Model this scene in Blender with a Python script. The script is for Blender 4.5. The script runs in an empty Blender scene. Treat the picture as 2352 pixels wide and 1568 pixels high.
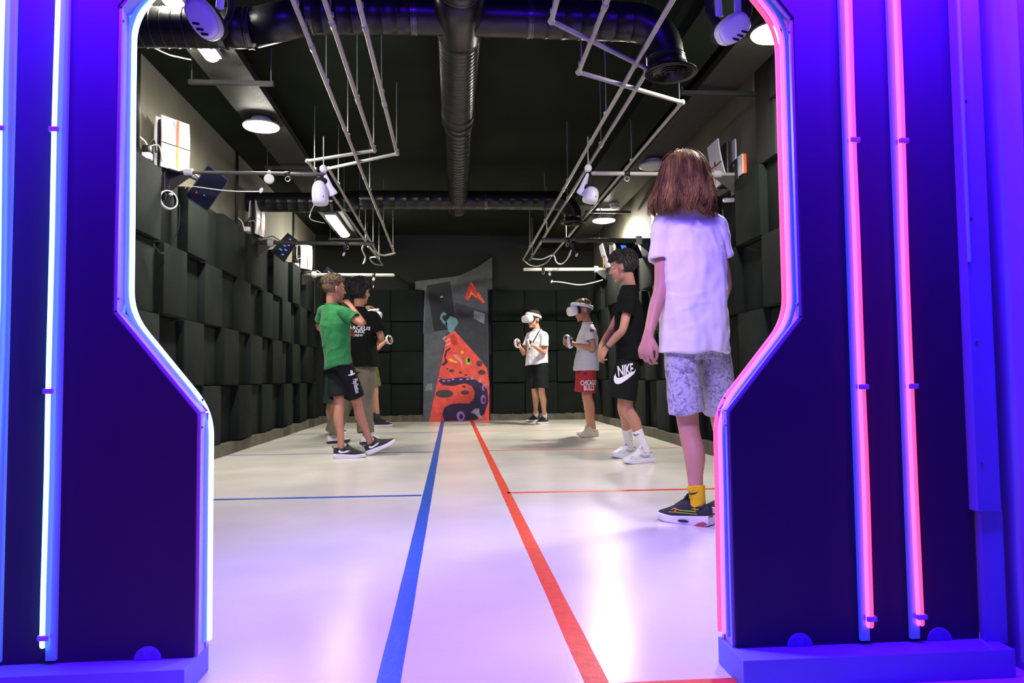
import bpy, bmesh, math, random
from mathutils import Vector, Matrix, noise
from mathutils.bvhtree import BVHTree
random.seed(7)
V = Vector
PI = math.pi
scene = bpy.context.scene
col = scene.collection

# ------------------------------------------------------------------ camera
FPX = 1665.0
CAM_H = 0.65
ROLL = math.radians(0.6)
_a, _b = 1042 - 1176, -(870 - 784)
_c, _s = math.cos(-ROLL), math.sin(-ROLL)
_a, _b = _a * _c - _b * _s, _a * _s + _b * _c
PITCH = math.atan(-_b / FPX)
YAW = math.atan(-_a / FPX * math.cos(PITCH))
C_F = V((math.sin(YAW) * math.cos(PITCH), math.cos(YAW) * math.cos(PITCH), math.sin(PITCH)))
_r = V((math.cos(YAW), -math.sin(YAW), 0))
_u = _r.cross(C_F)
C_R = _r * math.cos(ROLL) - _u * math.sin(ROLL)
C_U = _r * math.sin(ROLL) + _u * math.cos(ROLL)
C_O = V((0, 0, CAM_H))
cam_data = bpy.data.cameras.new('camera')
cam_data.sensor_width = 36.0
cam_data.lens = FPX / 2352 * 36.0
cam_data.clip_start = 0.02
cam = bpy.data.objects.new('camera', cam_data)
col.objects.link(cam)
_m = Matrix((C_R, C_U, -C_F)).transposed().to_4x4()
_m.translation = C_O
cam.matrix_world = _m
scene.camera = cam

def at(px, py, y):
    "point seen at a photo pixel, on the plane of world depth y"
    d = C_F + C_R * ((px - 1176) / FPX) + C_U * ((784 - py) / FPX)
    return C_O + d * (y / d.y)

def on_z(px, py, z=0.0):
    d = C_F + C_R * ((px - 1176) / FPX) + C_U * ((784 - py) / FPX)
    return C_O + d * ((z - CAM_H) / d.z)

# ------------------------------------------------------------------ world, exposure, large lights
scene.view_settings.view_transform = 'Standard'
scene.view_settings.look = 'None'
scene.view_settings.gamma = 1.0
scene.view_settings.use_curve_mapping = False
scene.view_settings.exposure = 0.0
world = bpy.data.worlds.new('world')
scene.world = world
world.use_nodes = True
world.node_tree.nodes['Background'].inputs['Color'].default_value = (0.5, 0.6, 1.0, 1)
world.node_tree.nodes['Background'].inputs['Strength'].default_value = 0.006

def area(name, loc, target, size, size_y, color, energy, spread=PI):
    l = bpy.data.lights.new(name, 'AREA')
    l.shape = 'RECTANGLE'
    l.size, l.size_y = size, size_y
    l.color = color
    l.energy = energy
    l.spread = spread
    o = bpy.data.objects.new(name, l)
    col.objects.link(o)
    o.location = loc
    o.rotation_euler = (V(target) - V(loc)).to_track_quat('-Z', 'Y').to_euler()
    return o
# blue wash lights of the arcade lobby, and unseen tint lights added to them
WASH_LIGHTS = [
    area('lobby_blue_wash_left', (-0.80, 1.40, 1.80), (-0.82, 1.66, 1.05), 0.7, 0.04, (0.075, 0.003, 1.0), 52, 2.4),
    area('lobby_blue_wash_right', (0.97, 1.33, 1.80), (0.98, 1.60, 1.05), 0.7, 0.04, (0.075, 0.003, 1.0), 52, 2.4),
    area('lobby_blue_front', (0.1, -0.6, 2.2), (0.1, 1.8, 0.8), 2.0, 0.05, (0.10, 0.0, 1.0), 18),
    area('duct_blue_fill', (0.1, 0.2, 2.72), (0.1, 3.8, 2.68), 2.6, 0.04, (0.06, 0.0, 1.0), 16, 1.2),  # unseen light added for the blue highlight along the ducts
    area('hall_violet_fill', (0.15, 1.80, 2.35), (0.45, 2.9, 0.3), 0.9, 0.12, (0.50, 0.36, 1.0), 41, 1.95),  # unseen light added inside the gate, tints near floor and person violet
    area('red_tint_fill', (1.1, -0.3, 0.7), (-0.62, 1.65, 0.42), 0.10, 0.3, (1.0, 0.02, 0.12), 0.8, 0.7),  # added light, carries the red neon's tint onto the left panel
]

# ------------------------------------------------------------------ materials
M = {}
def mat(name, color, rough=0.5, metal=0.0, var=0.0, vscale=8.0, bump=0.0, bscale=60.0, emit=None, estr=0.0,
        spec=0.5, color2=None, stretch=(1, 1, 1), trans=0.0, sheen=0.0, rvar=0.0, coat=0.0, alpha=1.0):
    m = bpy.data.materials.new(name)
    m.use_nodes = True
    nt = m.node_tree
    b = nt.nodes['Principled BSDF']
    b.inputs['Base Color'].default_value = (*color, 1)
    b.inputs['Roughness'].default_value = rough
    b.inputs['Metallic'].default_value = metal
    b.inputs['Specular IOR Level'].default_value = spec
    if trans: b.inputs['Transmission Weight'].default_value = trans
    if sheen: b.inputs['Sheen Weight'].default_value = sheen
    if coat: b.inputs['Coat Weight'].default_value = coat
    if alpha < 1: b.inputs['Alpha'].default_value = alpha
    if emit:
        b.inputs['Emission Color'].default_value = (*emit, 1)
        b.inputs['Emission Strength'].default_value = estr
    tc = nt.nodes.new('ShaderNodeTexCoord')
    mp = nt.nodes.new('ShaderNodeMapping')
    mp.inputs['Scale'].default_value = stretch
    nt.links.new(tc.outputs['Object'], mp.inputs['Vector'])
    if var or color2:
        n = nt.nodes.new('ShaderNodeTexNoise')
        n.inputs['Scale'].default_value = vscale
        n.inputs['Detail'].default_value = 5
        nt.links.new(mp.outputs['Vector'], n.inputs['Vector'])
        mx = nt.nodes.new('ShaderNodeMix')
        mx.data_type = 'RGBA'
        c2 = color2 or tuple(min(1, c * (1 + var)) for c in color)
        c1 = color if color2 else tuple(c * (1 - var) for c in color)
        mx.inputs[6].default_value = (*c1, 1)
        mx.inputs[7].default_value = (*c2, 1)
        rp = nt.nodes.new('ShaderNodeMapRange')
        rp.inputs['From Min'].default_value = 0.35
        rp.inputs['From Max'].default_value = 0.65
        nt.links.new(n.outputs['Fac'], rp.inputs['Value'])
        nt.links.new(rp.outputs['Result'], mx.inputs[0])
        nt.links.new(mx.outputs[2], b.inputs['Base Color'])
        if rvar:
            mr = nt.nodes.new('ShaderNodeMapRange')
            mr.inputs['To Min'].default_value = rough - rvar
            mr.inputs['To Max'].default_value = rough + rvar
            nt.links.new(n.outputs['Fac'], mr.inputs['Value'])
            nt.links.new(mr.outputs['Result'], b.inputs['Roughness'])
    if bump:
        n2 = nt.nodes.new('ShaderNodeTexNoise')
        n2.inputs['Scale'].default_value = bscale
        n2.inputs['Detail'].default_value = 4
        nt.links.new(mp.outputs['Vector'], n2.inputs['Vector'])
        bp = nt.nodes.new('ShaderNodeBump')
        bp.inputs['Strength'].default_value = bump
        bp.inputs['Distance'].default_value = 0.01
        nt.links.new(n2.outputs['Fac'], bp.inputs['Height'])
        nt.links.new(bp.outputs['Normal'], b.inputs['Normal'])
    M[name] = m
    return m

mat('floor', (0.74, 0.71, 0.62), 0.24, var=0.05, vscale=1.6, bump=0.03, bscale=90, rvar=0.06, spec=0.5)
mat('tape_blue', (0.012, 0.085, 0.42), 0.4, var=0.15, vscale=30, bump=0.1)
mat('tape_red', (0.75, 0.055, 0.02), 0.4, var=0.12, vscale=30, bump=0.1)
mat('groove', (0.10, 0.11, 0.10), 0.7, var=0.2)
mat('ceiling', (0.0100, 0.0140, 0.0078), 0.9, var=0.2, vscale=2, bump=0.2, bscale=40, spec=0.1)
mat('wall_paint', (0.135, 0.127, 0.090), 0.8, var=0.12, vscale=3, bump=0.15, bscale=30, stretch=(1, 1, .4))
mat('wall_dark', (0.009, 0.011, 0.008), 0.85, var=0.15, vscale=3, bump=0.15, bscale=30)
mat('foam', (0.0085, 0.0118, 0.0092), 0.95, var=0.18, vscale=4, bump=0.35, bscale=220, spec=0.2)
mat('foam_b', (0.0125, 0.0165, 0.0138), 0.95, var=0.18, vscale=4, bump=0.35, bscale=220, spec=0.2)
mat('lamp_tube', (1, 1, 1), 0.5, emit=(1.0, 0.955, 0.85), estr=110.0, var=0.01)
mat('lamp_strong', (1, 1, 1), 0.5, emit=(1.0, 0.955, 0.85), estr=640.0, var=0.01)
mat('kerb', (0.11, 0.10, 0.07), 0.9, var=0.25, vscale=7, bump=0.6, bscale=25)
mat('gate', (0.032, 0.022, 0.048), 0.55, var=0.05, vscale=3, bump=0.03, bscale=200, spec=0.35)
mat('plinth', (0.20, 0.24, 0.60), 0.6, var=0.06, vscale=5, bump=0.05, bscale=120)
mat('channel', (0.42, 0.38, 0.62), 0.35, var=0.05, vscale=20, spec=0.6)
mat('channel_clip', (0.5, 0.5, 0.7), 0.2, var=0.05, vscale=20, spec=0.6)
mat('neon_cyan', (0.5, 0.8, 1), 0.4, emit=(0.16, 0.62, 1.0), estr=6.5, var=0.02)
mat('neon_blue', (0.2, 0.3, 1), 0.4, emit=(0.03, 0.10, 1.0), estr=2.2, var=0.02)
mat('neon_red', (1, 0.2, 0.2), 0.4, emit=(1.0, 0.035, 0.085), estr=3.2, var=0.02)
mat('neon_pink', (1, 0.4, 0.8), 0.4, emit=(1.0, 0.10, 0.55), estr=2.4, var=0.02)
mat('channel_glow', (0.25, 0.45, 0.9), 0.35, emit=(0.04, 0.14, 0.9), estr=0.20, var=0.05, vscale=20)  # light the tubes throw on their channels, put in as faint emission
mat('violet_wall', (0.24, 0.26, 0.50), 0.8, var=0.06, vscale=3, bump=0.08, bscale=40)
mat('blue_trim', (0.20, 0.30, 0.55), 0.45, var=0.05, vscale=6)
mat('screw', (0.3, 0.3, 0.4), 0.3, metal=0.8, var=0.1)
mat('duct', (0.012, 0.013, 0.012), 0.30, metal=0.0, var=0.2, vscale=9, bump=0.12, bscale=25, spec=0.35)
mat('duct_collar', (0.030, 0.031, 0.030), 0.22, var=0.2, vscale=9, spec=0.6, coat=0.4)
mat('duct_tape', (0.006, 0.006, 0.006), 0.5, var=0.2)
mat('conduit', (0.40, 0.38, 0.35), 0.38, var=0.06, vscale=20, bump=0.05)
mat('rod', (0.30, 0.31, 0.28), 0.35, metal=0.7, var=0.1, vscale=30)
mat('boom_dark', (0.10, 0.10, 0.095), 0.35, metal=0.3, var=0.1, vscale=15)
mat('boom_light', (0.55, 0.54, 0.47), 0.35, var=0.06, vscale=15)
mat('bracket', (0.014, 0.014, 0.014), 0.45, var=0.2)
mat('steel', (0.45, 0.45, 0.44), 0.28, metal=0.9, var=0.1, vscale=40)
mat('white_plastic', (0.80, 0.79, 0.82), 0.35, var=0.03, vscale=8)
mat('grey_plastic', (0.42, 0.42, 0.42), 0.45, var=0.05, vscale=8)
mat('black_plastic', (0.012, 0.012, 0.013), 0.4, var=0.2, vscale=12)
mat('black_foam', (0.010, 0.010, 0.011), 0.9, var=0.2, vscale=30, bump=0.3, bscale=200)
mat('orange', (0.8, 0.14, 0.02), 0.4, var=0.05)
mat('yellow', (0.75, 0.45, 0.03), 0.4, var=0.05)
mat('cable_white', (0.55, 0.54, 0.5), 0.5, var=0.05)
mat('cable_black', (0.02, 0.02, 0.02), 0.5, var=0.1)
mat('screen', (0.006, 0.007, 0.012), 0.2, var=0.1, spec=0.4)
mat('led_blue', (0.05, 0.1, 0.4), 0.4, emit=(0.05, 0.2, 1), estr=1.2, var=0.02)
mat('led_teal', (0.05, 0.3, 0.3), 0.4, emit=(0.02, 0.35, 0.4), estr=0.6, var=0.02)
mat('led_red', (0.4, 0.02, 0.08), 0.4, emit=(1, 0.03, 0.15), estr=0.6, var=0.02)
mat('lamp_glow', (1, 1, 1), 0.5, emit=(1.0, 0.955, 0.85), estr=310.0, var=0.01)
mat('lamp_body', (0.5, 0.5, 0.48), 0.5, var=0.05)
mat('tray', (0.026, 0.026, 0.021), 0.6, metal=0.2, var=0.2, vscale=14, bump=0.1)

# ------------------------------------------------------------------ mesh helpers
class MB:
    def __init__(s):
        s.v = []; s.f = []
    def add(s, vs, fs):
        k = len(s.v)
        s.v += [V(p) for p in vs]
        s.f += [tuple(i + k for i in f) for f in fs]
        return s
    def box(s, c, size, rot=None, bev=0.0):
        hx, hy, hz = size[0] / 2, size[1] / 2, size[2] / 2
        c = V(c)
        if not bev:
            pts = [V((x, y, z)) for x in (-hx, hx) for y in (-hy, hy) for z in (-hz, hz)]
            fs = [(0, 1, 3, 2), (4, 6, 7, 5), (0, 4, 5, 1), (2, 3, 7, 6), (0, 2, 6, 4), (1, 5, 7, 3)]
        else:
            bm = bmesh.new()
            bmesh.ops.create_cube(bm, size=1)
            for v in bm.verts: v.co = V((v.co.x * size[0], v.co.y * size[1], v.co.z * size[2]))
            bmesh.ops.bevel(bm, geom=bm.edges[:], offset=bev, segments=2, affect='EDGES', profile=0.6)
            bm.verts.index_update()
            pts = [v.co.copy() for v in bm.verts]
            fs = [tuple(v.index for v in f.verts) for f in bm.faces]
            bm.free()
        if rot is not None: pts = [rot @ p for p in pts]
        return s.add([p + c for p in pts], fs)
    def rings(s, rings, cap0=True, cap1=True, closed=True):
        n = len(rings[0]); k = len(s.v)
        for r in rings: s.v += [V(p) for p in r]
        for i in range(len(rings) - 1):
            for j in range(n if closed else n - 1):
                a = k + i * n + j; b = k + i * n + (j + 1) % n
                s.f.append((a, b, b + n, a + n))
        if cap0:
            s.v.append(sum((V(p) for p in rings[0]), V()) / n); c = len(s.v) - 1
            for j in range(n): s.f.append((k + (j + 1) % n, k + j, c))
        if cap1:
            s.v.append(sum((V(p) for p in rings[-1]), V()) / n); c = len(s.v) - 1
            o = k + (len(rings) - 1) * n
            for j in range(n): s.f.append((o + j, o + (j + 1) % n, c))
        return s
    def limb(s, pts, rad, side=None, seg=12, hollow=0.0, thick=0.008, round0=True, round1=True, sub=4, flat0=False):
        "tapered tube through points; rad is r or (r_side, r_up) per point"
        pts = [V(p) for p in pts]
        rad = [(r, r) if not isinstance(r, (tuple, list)) else tuple(r) for r in rad]
        P = []; R = []
        n = len(pts)
        for i in range(n - 1):
            p0 = pts[max(i - 1, 0)]; p1 = pts[i]; p2 = pts[i + 1]; p3 = pts[min(i + 2, n - 1)]
            for k in range(sub):
                t = k / sub
                q = 0.5 * ((2 * p1) + (p2 - p0) * t + (2 * p0 - 5 * p1 + 4 * p2 - p3) * t * t + (3 * p1 - p0 - 3 * p2 + p3) * t ** 3)
                P.append(q)
                h = t * t * (3 - 2 * t)
                R.append((rad[i][0] * (1 - h) + rad[i + 1][0] * h, rad[i][1] * (1 - h) + rad[i + 1][1] * h))
        P.append(pts[-1]); R.append(rad[-1])
        T = []
        for i in range(len(P)):
            d = P[min(i + 1, len(P) - 1)] - P[max(i - 1, 0)]
            T.append(d.normalized() if d.length > 1e-9 else V((0, 0, 1)))
        if side is None:
            side = T[0].orthogonal()
        side = V(side)
        rings = []
        def ring(c, t, sd, ra, rb):
            u = t.cross(sd).normalized()
            sd2 = u.cross(t).normalized()
            return [c + sd2 * (ra * math.cos(2 * PI * j / seg)) + u * (rb * math.sin(2 * PI * j / seg)) for j in range(seg)]
        for i in range(len(P)):
            side = (side - T[i] * side.dot(T[i]))
            side = side.normalized() if side.length > 1e-6 else T[i].orthogonal().normalized()
            ra, rb = R[i]
            if i == 0 and round0:
                m = min(ra, rb)
                for o, k in ((0.95, 0.3), (0.8, 0.6), (0.5, 0.866)):
                    rings.append(ring(P[0] - T[0] * m * o, T[0], side, ra * k, rb * k))
            rings.append(ring(P[i], T[i], side, ra, rb))
        if hollow:
            ra, rb = R[-1]
            rings.append(ring(P[-1] + T[-1] * 0.002, T[-1], side, ra - thick * .5, rb - thick * .5))
            rings.append(ring(P[-1], T[-1], side, ra - thick, rb - thick))
            rings.append(ring(P[-1] - T[-1] * hollow, T[-1], side, ra - thick * 1.3, rb - thick * 1.3))
        elif round1:
            ra, rb = R[-1]; m = min(ra, rb)
            for o, k in ((0.5, 0.866), (0.8, 0.6), (0.95, 0.3)):
                rings.append(ring(P[-1] + T[-1] * m * o, T[-1], side, ra * k, rb * k))
        return s.rings(rings)
    def tube(s, pts, r, seg=8, smooth=False, sub=6):
        "constant radius pipe with mitred corners (or a smooth curve)"
        return s.limb(pts, [r] * len(pts), seg=seg, round0=False, round1=False, sub=sub if smooth else 1)
    def ell(s, c, r, rot=None, seg=16, rg=10):
        rings = []
        c = V(c)
        for i in range(1, rg):
            th = PI * i / rg
            rr = []
            for j in range(seg):
                ph = 2 * PI * j / seg
                p = V((r[0] * math.sin(th) * math.cos(ph), r[1] * math.sin(th) * math.sin(ph), -r[2] * math.cos(th)))
                rr.append(c + (rot @ p if rot is not None else p))
            rings.append(rr)
        k0 = V((0, 0, -r[2])); k1 = V((0, 0, r[2]))
        if rot is not None: k0 = rot @ k0; k1 = rot @ k1
        n = seg; k = len(s.v)
        s.rings(rings, False, False)
        s.v.append(c + k0); b = len(s.v) - 1
        s.v.append(c + k1); t = len(s.v) - 1
        o = k + (len(rings) - 1) * n
        for j in range(n):
            s.f.append((k + (j + 1) % n, k + j, b)); s.f.append((o + j, o + (j + 1) % n, t))
        return s
    def lathe(s, prof, c=(0, 0, 0), axis=(0, 0, 1), seg=32):
        "profile of (radius, height) turned about an axis"
        ax = V(axis).normalized(); sd = ax.orthogonal().normalized(); u = ax.cross(sd)
        c = V(c)
        return s.rings([[c + ax * h + (sd * math.cos(2 * PI * j / seg) + u * math.sin(2 * PI * j / seg)) * max(r, 1e-5) for j in range(seg)] for r, h in prof])
    def prism(s, poly, fn, d0, d1):
        "2D polygon swept between two depths; fn(x, y, d) -> point"
        n = len(poly); k = len(s.v)
        s.v += [V(fn(x, y, d0)) for x, y in poly] + [V(fn(x, y, d1)) for x, y in poly]
        s.f.append(tuple(range(k, k + n))[::-1]); s.f.append(tuple(range(k + n, k + 2 * n)))
        for j in range(n): s.f.append((k + j, k + (j + 1) % n, k + n + (j + 1) % n, k + n + j))
        return s

def to_mesh(mb, name, off=V()):
    me = bpy.data.meshes.new(name)
    me.from_pydata([tuple(p - off) for p in mb.v], [], mb.f)
    me.validate()
    bm = bmesh.new(); bm.from_mesh(me)
    bmesh.ops.recalc_face_normals(bm, faces=bm.faces[:])
    bm.to_mesh(me); bm.free()
    return me

def root_off(o):
    "world position of a thing's root (only roots are moved)"
    while o.parent: o = o.parent
    return V(o.location)

def put(name, mb, material, parent=None, smooth=False, base=None):
    "one mesh object; vertices are given in world space"
    off = root_off(parent) if parent else (V(base) if base is not None else V())
    me = to_mesh(mb, name, off)
    return put_mesh(name, me, material, parent, smooth, off if not parent else None)

def put_mesh(name, me, material, parent=None, smooth=False, loc=None):
    me.materials.clear()
    me.materials.append(M[material] if isinstance(material, str) else material)
    if smooth:
        me.polygons.foreach_set('use_smooth', [True] * len(me.polygons))
        if smooth == 'auto':
            try: me.set_sharp_from_angle(angle=math.radians(40))
            except Exception: pass
    o = bpy.data.objects.new(name, me)
    col.objects.link(o)
    if parent: o.parent = parent
    elif loc is not None: o.location = loc
    return o

def thing(name, label, cat, loc=(0, 0, 0), group=None):
    o = bpy.data.objects.new(name, None)
    o.empty_display_size = 0.1
    col.objects.link(o)
    o.location = loc
    return tag(o, label, cat, group)

def tag(o, label, cat, group=None):
    o['label'] = label; o['category'] = cat
    if group: o['group'] = group
    return o

def struct(o):
    o['kind'] = 'structure'
    return o

def vox(mb, size, smooth=2, fold=None, ends=()):
    "union of overlapping closed shapes into one continuous surface; ends are cuffs (centre, direction, radius, depth) to hollow out"
    me = to_mesh(mb, 'tmp')
    o = bpy.data.objects.new('tmp', me)
    col.objects.link(o)
    r = o.modifiers.new('r', 'REMESH'); r.mode = 'VOXEL'; r.voxel_size = size
    if smooth:
        sm = o.modifiers.new('s', 'SMOOTH'); sm.factor = 0.5; sm.iterations = smooth
    dg = bpy.context.evaluated_depsgraph_get()
    out = bpy.data.meshes.new_from_object(o.evaluated_get(dg))
    bpy.data.objects.remove(o); bpy.data.meshes.remove(me)
    for c, d, rad, depth in ends:
        c = V(c); d = V(d).normalized()
        for v in out.vertices:
            q = v.co - c
            h = q.dot(d)
            if h > -.014 and q.length < rad * 1.3:
                rr = (q - d * h).length
                if rr < rad: v.co = v.co - d * depth * min(1, (rad - rr) / .006)
    if fold:
        out.update()
        nrm = [v.normal.copy() for v in out.vertices]
        flat = []
        for v, n in zip(out.vertices, nrm):
            flat.extend(v.co + n * fold(v.co, n))
        out.vertices.foreach_set('co', flat)
        out.update()
    return out

def shift_mesh(me, off):
    me.transform(Matrix.Translation(-V(off)))
    return me
# ------------------------------------------------------------------ room shell
XL, XR, YB, ZC = -2.12, 2.24, 11.33, 2.90      # hall walls, back wall, ceiling
floor = struct(put('floor', MB().box((0.1, 4.9, -0.05), (9.0, 14.0, 0.1)), 'floor'))
struct(put('ceiling', MB().box((0.06, 6.5, ZC + 0.05), (4.6, 10.0, 0.1)), 'ceiling'))
wall_left = struct(put('wall_left', MB().box((XL - 0.06, 6.5, 1.45), (0.12, 9.7, 2.9)), 'wall_paint'))
wall_right = struct(put('wall_right', MB().box((XR + 0.06, 6.5, 1.45), (0.12, 9.7, 2.9)), 'wall_paint'))
wall_back = struct(put('wall_back', MB().box((0.06, YB + 0.06, 1.45), (4.36, 0.12, 2.9)), 'wall_dark'))

# floor tapes, one thing per strip
def tape(name, label, p0, p1, w, m, group=None):
    p0, p1 = V(p0), V(p1)
    d = (p1 - p0).normalized(); s = V((-d.y, d.x, 0)) * w / 2
    n = max(2, int((p1 - p0).length / 0.12))
    mb = MB()
    L, R = [], []
    for i in range(n + 1):
        q = p0.lerp(p1, i / n)
        L.append(q + s * (1 + random.uniform(-.03, .03))); R.append(q - s * (1 + random.uniform(-.03, .03)))
    k = len(L); up = V((0, 0, 0.0012))
    mb.v = [p + up for p in L] + [p + up for p in R] + L + R
    for i in range(n):
        mb.f.append((i, i + 1, k + i + 1, k + i))
        mb.f.append((i + 1, i, 2 * k + i, 2 * k + i + 1)); mb.f.append((k + i, k + i + 1, 3 * k + i + 1, 3 * k + i))
    mb.f += [(0, k, 3 * k, 2 * k), (n, 2 * k + n, 3 * k + n, k + n)]
    mid = (p0 + p1) / 2
    return tag(put(name, mb, m, base=mid), label, 'floor tape', group)
tape('floor_tape', 'long blue tape line running down the hall floor towards the mural', (-0.140, 0.5, 0), (-0.173, YB - 0.09, 0), 0.052, 'tape_blue')
tape('floor_tape', 'long red tape line running down the hall floor towards the mural', (0.300, 1.5, 0), (0.272, YB - 0.09, 0), 0.052, 'tape_red')
tape('floor_tape', 'red tape strip crossing the floor at the gate threshold', (0.325, 1.53, 0), (0.72, 1.53, 0), 0.05, 'tape_red')
for y, lab in ((4.13, 'first cross line past the gate'), (6.56, 'second cross line past the gate'), (8.98, 'last cross line before the mural wall')):
    wdt = 0.045 if y < 5 else 0.03
    tape('floor_tape', 'thin blue tape across the floor, ' + lab, (-2.0, y + 0.03, 0), (-0.185, y, 0), wdt, 'tape_blue')
    tape('floor_tape', 'thin red tape across the floor, ' + lab, (0.30, y + 0.02, 0), (2.06, y - 0.02, 0), wdt, 'tape_red')

# acoustic foam blocks: every block a part of its wall
def foam_mesh(dx, dy, dz):
    return MB().box((0, 0, 0), (dx, dy, dz), bev=0.012)
foam_cache = {}
def foam(parent, c, size, m):
    key = (tuple(round(q, 3) for q in size), m)
    if key not in foam_cache:
        me = to_mesh(foam_mesh(*size), 'foam_block')
        me.materials.append(M[m])
        me.polygons.foreach_set('use_smooth', [True] * len(me.polygons))
        try: me.set_sharp_from_angle(angle=math.radians(50))
        except Exception: pass
        foam_cache[key] = me
    o = bpy.data.objects.new('foam_block', foam_cache[key])
    col.objects.link(o)
    o.parent = parent
    o.location = V(c) - root_off(parent)
    return o
ROWS = [0.10, 0.615, 1.12, 1.625, 2.135]
rf = random.Random(3)
CW = 0.449
for side, xw, par in ((1, XL, wall_left), (-1, XR, wall_right)):
    for c in range(21):
        y0 = 2.02 + c * CW + (0 if side == 1 else 0.13)
        if y0 + CW > YB - 0.1: continue
        for r in range(4):
            th = 0.05 + 0.055 * ((r + c) % 2) + rf.choice((0, 0, 0.02))
            dz = ROWS[r + 1] - ROWS[r]
            foam(par, (xw + side * th / 2, y0 + CW / 2, (ROWS[r] + ROWS[r + 1]) / 2), (th, CW - 0.004, dz - 0.005), 'foam_b' if (r * 3 + c) % 3 == 0 else 'foam')
BROW = [0.10, 0.59, 1.08, 1.545, 2.035]
for x0, n in ((-1.97, 3), (0.605, 3)):
    for c in range(n):
        for r in range(4):
            th = 0.055 + 0.035 * ((r + c) % 2)
            foam(wall_back, (x0 + 0.253 + c * 0.505, YB - th / 2, (BROW[r] + BROW[r + 1]) / 2), (0.50, th, BROW[r + 1] - BROW[r] - 0.005), 'foam')

# rough concrete kerbs under the foam
def kerb(name, pts, h, inward):
    mb = MB(); L = []
    rk = random.Random(5)
    n = 40
    rings = []
    for i in range(n + 1):
        t = i / n
        p = V(pts[0]).lerp(V(pts[1]), t)
        w = 0.0 + rk.uniform(-0.008, 0.008)
        inn = V(inward)
        f = p + inn * w
        rings.append([f, f + V((0, 0, h + rk.uniform(-.008, .008))), p - inn * 0.16 + V((0, 0, h)), p - inn * 0.16])
    mb.rings(rings)
    return struct(put(name, mb, 'kerb'))
kerb('baseboard_left', ((-2.035, 1.9, 0), (-1.955, YB, 0)), 0.10, (1, 0, 0))
kerb('baseboard_right', ((2.085, 1.9, 0), (2.135, YB, 0)), 0.10, (-1, 0, 0))
kerb('baseboard_back', ((-1.99, YB - 0.085, 0), (-0.455, YB - 0.085, 0)), 0.10, (0, -1, 0))
kerb('baseboard_back', ((0.56, YB - 0.085, 0), (2.14, YB - 0.085, 0)), 0.10, (0, -1, 0))
# painted soffit pipe chase along the right ceiling and a pilaster with lintel on the right wall
struct(put('trim_1', MB().box((1.53, 6.6, 2.80), (0.26, 9.4, 0.198)), 'ceiling'))
struct(put('trim_2', MB().box((2.20, 4.78, 2.50), (0.08, 0.30, 0.73), bev=0.004).box((2.19, 3.9, 2.66), (0.10, 1.5, 0.28), bev=0.004), 'wall_dark'))

# ------------------------------------------------------------------ the neon gate
GL, GR, GT = 1.635, 1.56, 0.07          # front faces of the left and right panel, panel thickness
def xz(px, py, y):
    p = at(px, py, y); return (p.x, p.z)
def contour(pts, y): return [xz(px, py, y) for px, py in pts]

def smooth_path(pts, bend=0.03, k=6):
    "polyline with rounded corners"
    out = [V(pts[0])]
    for i in range(1, len(pts) - 1):
        a, b, c = V(pts[i - 1]), V(pts[i]), V(pts[i + 1])
        da = (a - b); dc = (c - b)
        ba = min(bend, da.length * .45); bc = min(bend, dc.length * .45)
        p0 = b + da.normalized() * ba; p2 = b + dc.normalized() * bc
        for j in range(k + 1):
            t = j / k
            out.append(p0 * (1 - t) ** 2 + b * 2 * t * (1 - t) + p2 * t * t)
    out.append(V(pts[-1]))
    return out

def wobble(pts, amp, seed):
    "neon flex is never quite straight"
    out = []
    for i in range(len(pts) - 1):
        a, b = V(pts[i]), V(pts[i + 1])
        n = max(1, int((b - a).length / 0.12))
        for j in range(n):
            p = a.lerp(b, j / n)
            w = noise.noise(V((p.z * 1.9, seed, 0.3))) * amp
            out.append(p + V((w, 0, 0)))
    out.append(V(pts[-1]))
    return out

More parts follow.
